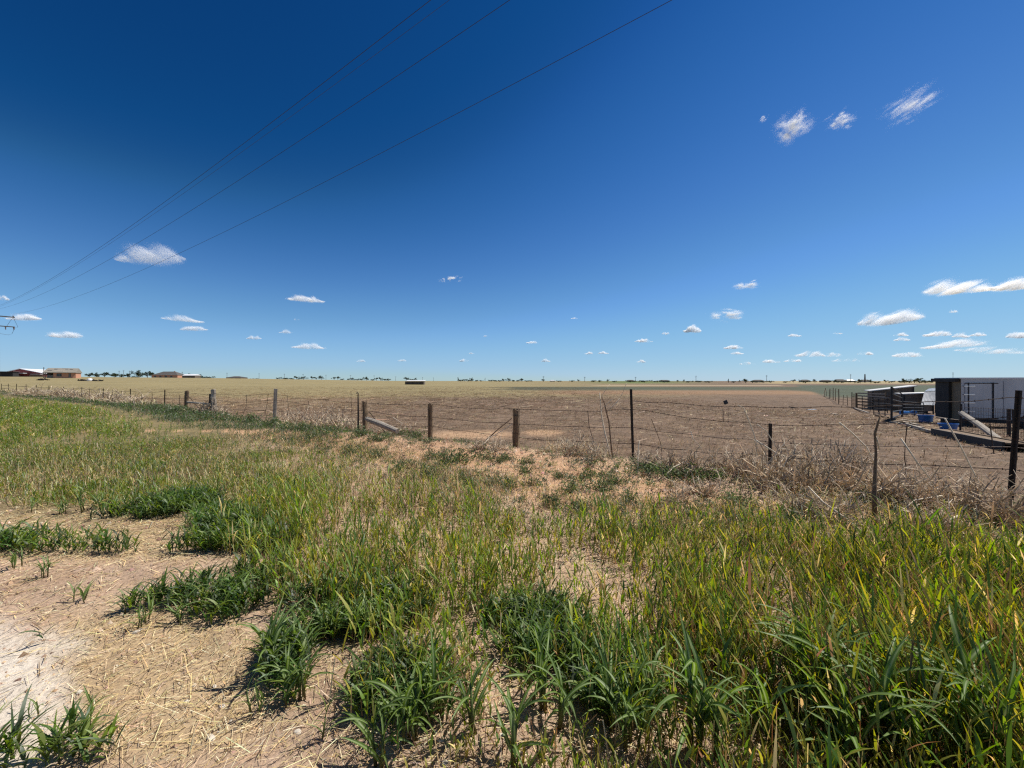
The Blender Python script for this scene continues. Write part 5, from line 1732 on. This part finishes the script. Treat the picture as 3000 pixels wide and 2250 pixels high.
def stalk_mesh(seed):
    rg = np.random.default_rng(seed)
    mb = MB()
    mb.tube([(0, 0, -.08), (rg.normal(0, .006), rg.normal(0, .006), .4), (0, 0, 1)], [.034, .027, .012], 6)
    mb.c = [tuple(C3(.2, .15, .06) if v[2] < .1 else (C3(.15, .18, .06) if v[2] < .6 else C3(.10, .15, .045))) for v in mb.v]
    o = mb.build('stalk', M_LEAF, smooth=True)
    me = o.data
    bpy.data.objects.remove(o)
    return me
STALKS = [stalk_mesh(20 + i) for i in range(4)]

def big_plant(px, py, h, nst, label, group, spread=.05, bias=None, ll=1.0):
    p = at(px, py, .9)
    t = empty('broad_leaf_grass', p)
    for s in range(nst):
        a = random.uniform(0, 6.28)
        b = Vector((math.cos(a) * spread * random.random(), math.sin(a) * spread * random.random(), 0))
        b.z = gz(p.x + b.x, p.y + b.y) - p.z
        hh = h * random.uniform(.6, 1.05)
        st = link('stalk', random.choice(STALKS), None, t)
        st.location = b
        st.scale = (hh, hh, hh * .75)
        ln = random.gauss(0, .12), random.gauss(0, .12)
        st.rotation_euler = (ln[0], ln[1], random.uniform(0, 6.28))
        ph = random.uniform(0, 6.28)
        Rm = st.rotation_euler.to_matrix()
        for k in range(random.randint(4, 6)):
            f = .22 + .78 * k / 5
            lf = link('leaf', random.choice(LEAVES), None, t)
            lf.location = b + Rm @ Vector((0, 0, hh * .75 * min(f, 1)))
            az = ph + k * 3.14 + random.gauss(0, .45)
            if bias is not None and random.random() < .55:
                az = bias + random.gauss(0, .5)
            L = h * random.uniform(.55, .9) * (1 - .25 * abs(f - .6)) * ll
            lf.scale = (L, L * random.uniform(.85, 1.3), L)
            lf.rotation_euler = (random.gauss(0, .2), random.gauss(-.05, .22), az)
    tag(t, label, 'grass plant', group)

G1 = 'broad leaved grass plants'
for args in [
        (805, 1985, .34, 3), (875, 2040, .3, 3), (815, 2075, .22, 2), (905, 1935, .26, 2), (725, 2100, .16, 2), (968, 2165, .2, 1), (1117, 2246, .3, 3), (1205, 2175, .34, 4), (1250, 2140, .33, 4),
        (1300, 2090, .3, 3), (1395, 2150, .32, 2), (1510, 2245, .36, 2), (1585, 2065, .36, 4), (1645, 2140, .36, 2), (1785, 2120, .36, 4), (1855, 2195, .3, 4), (1925, 2095, .3, 2), (2045, 2200, .42, 3),
        (2110, 2246, .4, 2), (2010, 2050, .3, 2), (1700, 1985, .3, 3), (1560, 1975, .26, 3)]:
    big_plant(*args, 'clump of broad leaved dark green grass with pale leaf ribs on straw littered soil', G1)
for args in [(2390, 2060, .46, 4), (2450, 2130, .46, 4), (2475, 2246, .42, 3), (2570, 2210, .44, 4), (2650, 2246, .4, 3), (2790, 2215, .46, 4), (2860, 2246, .42, 4), (2940, 2240, .4, 3), (2330, 2000, .36, 3), (2520, 2020, .36, 2), (2225, 2180, .36, 2)]:
    big_plant(*args, 'tall broad leaved grass plant leaning in the dense sunlit grass', G1 + ' in tall grass', .09, 2.7, 1.1)
for args in [(435, 1825, .17, 4), (515, 1838, .17, 3), (360, 1790, .16, 3), (625, 1785, .22, 4), (700, 1760, .22, 4), (565, 1775, .18, 4), (240, 1762, .15, 3), (770, 1745, .2, 3), (120, 1690, .16, 3),
             (960, 1875, .22, 4), (1040, 1870, .24, 5), (1100, 1860, .22, 3), (110, 2085, .1, 2), (230, 2125, .13, 3), (200, 2215, .13, 4), (40, 1670, .16, 3), (860, 1700, .2, 3)]:
    big_plant(*args, 'low spreading clump of broad dark green grass at the edge of the bare ground', G1 + ' at the bare ground', .08, None, 1.15)
for args in [(200, 1505, .24, 4), (260, 1495, .26, 5), (330, 1505, .26, 5), (410, 1500, .24, 5), (500, 1515, .24, 4), (585, 1510, .22, 4), (130, 1490, .2, 3), (650, 1545, .22, 4), (720, 1590, .24, 5), (760, 1650, .24, 5)]:
    big_plant(*args, 'dark green broad leaved grass clump in the long green patch behind the straw', G1 + ' in the long patch', .14, None, 1.0)

# ------------------------------------------------------------------ dead brush
def brush_mesh(seed, ns=26, up=.55, depth=2):
    ns = int(ns * 1.8)
    rg = random.Random(seed)
    mb = MB()
    def grow(p, d, L, r, lv):
        q = p + d * L * .5 + Vector((rg.gauss(0, .03), rg.gauss(0, .03), rg.gauss(0, .03))) * L
        e = p + d * L + Vector((rg.gauss(0, .08), rg.gauss(0, .08), rg.gauss(0, .06))) * L
        mb.tube([p, q, e], [r, r * .8, r * .55], 3, caps=False)
        if lv > 0:
            for _ in range(rg.choice((2, 3))):
                f = rg.uniform(.3, 1)
                o = p.lerp(q, f * 2) if f < .5 else q.lerp(e, f * 2 - 1)
                nd = (d + Vector((rg.gauss(0, .6), rg.gauss(0, .6), rg.gauss(.05, .5)))).normalized()
                grow(o, nd, L * rg.uniform(.35, .65), r * .62, lv - 1)
    for _ in range(ns):
        a = rg.uniform(0, 6.28)
        el = rg.uniform(.08, 1.35) * up + .12
        d = Vector((math.cos(a) * math.cos(el), math.sin(a) * math.cos(el), math.sin(el)))
        grow(Vector((rg.gauss(0, .16), rg.gauss(0, .16), 0)), d, rg.uniform(.45, 1.05), rg.uniform(.018, .03), depth)
    rs = [tuple(C3(.72, .60, .44) * rg.uniform(.35, 1.15))for _ in range(60)]
    mb.c = [rs[(i // 9) % 60] for i in range(len(mb.v))]
    o = mb.build('brush', M_DRY)
    me = o.data
    bpy.data.objects.remove(o)
    return me
BR = [brush_mesh(5, 24, 1.0), brush_mesh(6, 26, .85), brush_mesh(7, 22, 1.1), brush_mesh(8, 28, .7), brush_mesh(9, 20, 1.0)]
def brush(px, py, r, label, group, zs=1.0, v=None):
    p = at(px, py)
    o = link('dead_brush', BR[random.randrange(5) if v is None else v])
    o.location = p - Vector((0, 0, .02))
    o.rotation_euler = (random.gauss(0, .1), random.gauss(0, .1), random.uniform(0, 6.28))
    r *= 1.15
    o.scale = (r, r, r * zs)
    tag(o, label, 'brush', group)
for a in [(2250, 1425, .55), (2190, 1405, .42), (2330, 1440, .5), (2420, 1450, .55, ), (2480, 1420, .5), (2560, 1470, .5), (2640, 1490, .42), (2740, 1500, .42), (2830, 1500, .4), (2910, 1530, .45), (2350, 1510, .32), (2450, 1530, .32), (2990, 1540, .4),
          (2690, 1560, .3), (2790, 1570, .3), (2290, 1380, .5), (2400, 1385, .5)]:
    brush(*a, 'low dead brush lying flat on the bank where the green grass begins' if a[1] > 1505 and a[0] < 2850 else
          'tangled bleached dead brush piled around the short steel post' if a[0] < 2300 else
          'dead brush in the tangle between short steel post and crooked stake' if a[0] < 2520 else
          'bleached dead brush caught around the dark crooked stake' if a[0] < 2600 else
          'thin dead brush at the foot of the leaning near steel post' if a[0] > 2800 else
          'sparse dead brush between the crooked stake and the leaning steel post', 'dead brush heap on the bank', .85)
for a in [(1690, 1335, .42), (1640, 1325, .34), (1740, 1345, .3)]:
    brush(*a, 'grey dead tumbleweed lying against the wires left of the forked stalks', 'dead brush by the forked stalks', .7)
for a in [(985, 1258, .6), (930, 1250, .55), (870, 1242, .5), (1020, 1262, .4), (830, 1235, .4)]:
    brush(*a, 'bleached dead brush against the wires beside the grey split post', 'dead brush by the grey split post', .9)
for a in [(1190, 1266, .35), (1120, 1272, .3), (1455, 1318, .35), (1400, 1315, .3)]:
    brush(*a, 'low dead twigs lying at the foot of the wooden posts', 'dead brush at the wooden posts', .6)
for a in [(1900, 1370, .3), (1960, 1372, .36), (2040, 1385, .4), (2110, 1390, .42), (2060, 1450, .3), (1990, 1470, .26)]:
    brush(*a, 'thin pale dead brush at the foot of the tall steel post', 'dead brush by the tall steel post', .75)
for a in [(390, 1184, 1.0), (340, 1180, 1.1), (285, 1174, 1.1), (235, 1169, 1.2), (190, 1166, 1.2), (150, 1163, 1.2), (110, 1160, 1.2), (70, 1158, 1.2), (600, 1212, .7), (640, 1214, .6)]:
    brush(*a, 'pale dry brush along the far stretch of the fence', 'dry brush along the far fence', .6)

# leafy weed bushes
def bush_mesh(seed):
    rg = np.random.default_rng(seed)
    n = 360
    q = rg.normal(0, 1, (n, 3))
    q /= np.linalg.norm(q, axis=1)[:, None]
    lob = rg.normal(0, .5, (8, 3)) * C3(1, 1, .3)
    pk = rg.integers(0, 8, n)
    P = lob[pk] + q * (.55 * rg.random(n) ** .5)[:, None] * C3(1, 1, .8)
    P[:, 2] = np.abs(P[:, 2]) * 1.25 + .03
    u = rg.normal(0, 1, (n, 3)); u /= np.linalg.norm(u, axis=1)[:, None]
    v = np.cross(u, rg.normal(0, 1, (n, 3))); v /= np.linalg.norm(v, axis=1)[:, None]
    s = .06 + .08 * rg.random((n, 1))
    V = np.stack([P - u * s, P - v * s * .28, P + u * s, P + v * s * .28], 1).reshape(-1, 3)
    cc = (G_BLUE * 1.25 + rg.random((n, 1)) * C3(.03, .04, -.005)) * rg.uniform(.6, 1.35, (n, 1))
    st = MB()
    me = np_mesh('foliage', V, np.arange(4 * n).reshape(-1, 4), np.repeat(cc, 4, 0))
    me.materials.append(M_LEAF)
    for k in range(14):
        e = lob[k % 8] * .9
        st.tube([(0, 0, -.05), (e[0] * .5, e[1] * .5, .2), (e[0], e[1], abs(e[2]) + .4)], [.03, .02, .01], 3, caps=False)
    st.c = [tuple(BROWN * .8)] * len(st.v)
    o = st.build('stem', M_DRY)
    sm_ = o.data
    bpy.data.objects.remove(o)
    return me, sm_
BU = [bush_mesh(i) for i in (1, 2, 3, 4)]
def bush(px, py, r, label, group, zs=1.0):
    p = at(px, py)
    t = empty('weed_bush', p, random.uniform(0, 6.28))
    f, s_ = random.choice(BU)
    link('foliage', f, None, t)
    link('stem', s_, None, t)
    r *= 1.2
    t.scale = (r, r, r * zs)
    tag(t, label, 'weed', group)
for a in [(1345, 1352, .26), (1300, 1362, .2), (1265, 1345, .16), (1430, 1345, .14), (1462, 1356, .13), (1490, 1345, .12), (1538, 1385, .14), (1545, 1360, .12), (1640, 1400, .12), (1665, 1440, .15), (1730, 1400, .12), (1760, 1440, .17),
          (1800, 1418, .15), (1560, 1425, .13), (1480, 1430, .15), (1380, 1420, .15), (1250, 1400, .17), (1160, 1380, .16), (1840, 1470, .14), (1620, 1480, .15), (1700, 1500, .15), (1100, 1340, .16), (1020, 1325, .16), (940, 1330, .14)]:
    bush(*a, 'broad grey green weed bush, largest on the sandy bank' if a[2] > .22 else
         'grey green weed bush beside the largest one on the sandy bank' if a[0] < 1310 and a[1] < 1370 and a[0] > 1240 else
         'small weed bush in bare sand below the middle wooden post' if 1420 < a[0] < 1560 and a[1] < 1390 else
         'small weed bush on the grassy lower edge of the sandy bank' if a[1] > 1418 else
         'small weed bush on the upper edge of the bank near the log brace' if a[0] < 1180 else
         'small grey green weed bush in bare sand below the forked stalks', 'weed bushes on the sandy bank', 1.45)
for a in [(1215, 1282, .3), (1170, 1276, .26), (1060, 1278, .3), (960, 1268, .32), (1110, 1290, .24), (870, 1262, .34), (790, 1248, .42), (720, 1238, .45), (660, 1230, .45), (600, 1225, .4), (520, 1212, .5), (460, 1205, .5), (905, 1285, .26)]:
    bush(*a, 'dark green weed bush at the foot of the wooden fence posts', 'weed bushes at the fence foot', 1.0)
for a in [(1900, 1380, .24), (1945, 1392, .22), (2010, 1395, .22), (2060, 1400, .22), (2545, 1470, .26), (2310, 1535, .22), (2480, 1470, .2), (2960, 1500, .2), (2770, 1470, .18), (2660, 1520, .17), (2180, 1480, .2), (2130, 1520, .17)]:
    bush(*a, 'green weed bush at the foot of the tall steel post' if a[0] < 2070 else
         'green weed bush around the dark crooked stake' if 2440 < a[0] < 2600 else
         'bushy green weed alone on the bank below the short steel post' if a[0] == 2310 else
         'small green weed on the bank below pale dead brush' if a[0] < 2200 else
         'small green weed in dry brush near the leaning steel post', 'weed bushes in the dead brush', .9)

# pale stones on the bare ground
def stone_mesh(seed):
    rg = random.Random(seed)
    mb = MB()
    n = 8
    V, F = [], []
    for i, (z, r) in enumerate(((-.4, .7), (.0, 1), (.35, .8), (.55, .3))):
        for k in range(n):
            rr = r * rg.uniform(.8, 1.2)
            V.append((rr * math.cos(6.283 * k / n), rr * math.sin(6.283 * k / n) * .8, z * rg.uniform(.8, 1.2)))
    for i in range(3):
        for k in range(n):
            F.append((i * n + k, i * n + (k + 1) % n, (i + 1) * n + (k + 1) % n, (i + 1) * n + k))
    F.append(tuple(3 * n + k for k in range(n)))
    o = mb.add(V, F).build('stone', M_STONE)
    me = o.data
    bpy.data.objects.remove(o)
    return me
SM = [stone_mesh(i) for i in range(5)]
for i in range(58):
    px, py = (random.uniform(0, 700), random.uniform(1850, 2240)) if i < 38 else (random.uniform(700, 1600), random.uniform(1880, 2240))
    p = at(px, py, .9)
    o = link('stone', random.choice(SM))
    r_ = random.choice((.006, .008, .01, .014, .02)) if i > 3 else .026
    o.location = p
    o.scale = (r_, r_ * random.uniform(.7, 1), r_ * random.uniform(.6, .9))
    o.rotation_euler = (random.gauss(0, .2), random.gauss(0, .2), random.uniform(0, 6.28))
    tag(o, 'small pale caliche stone lying on the bare verge soil', 'stone', 'stones on the verge')
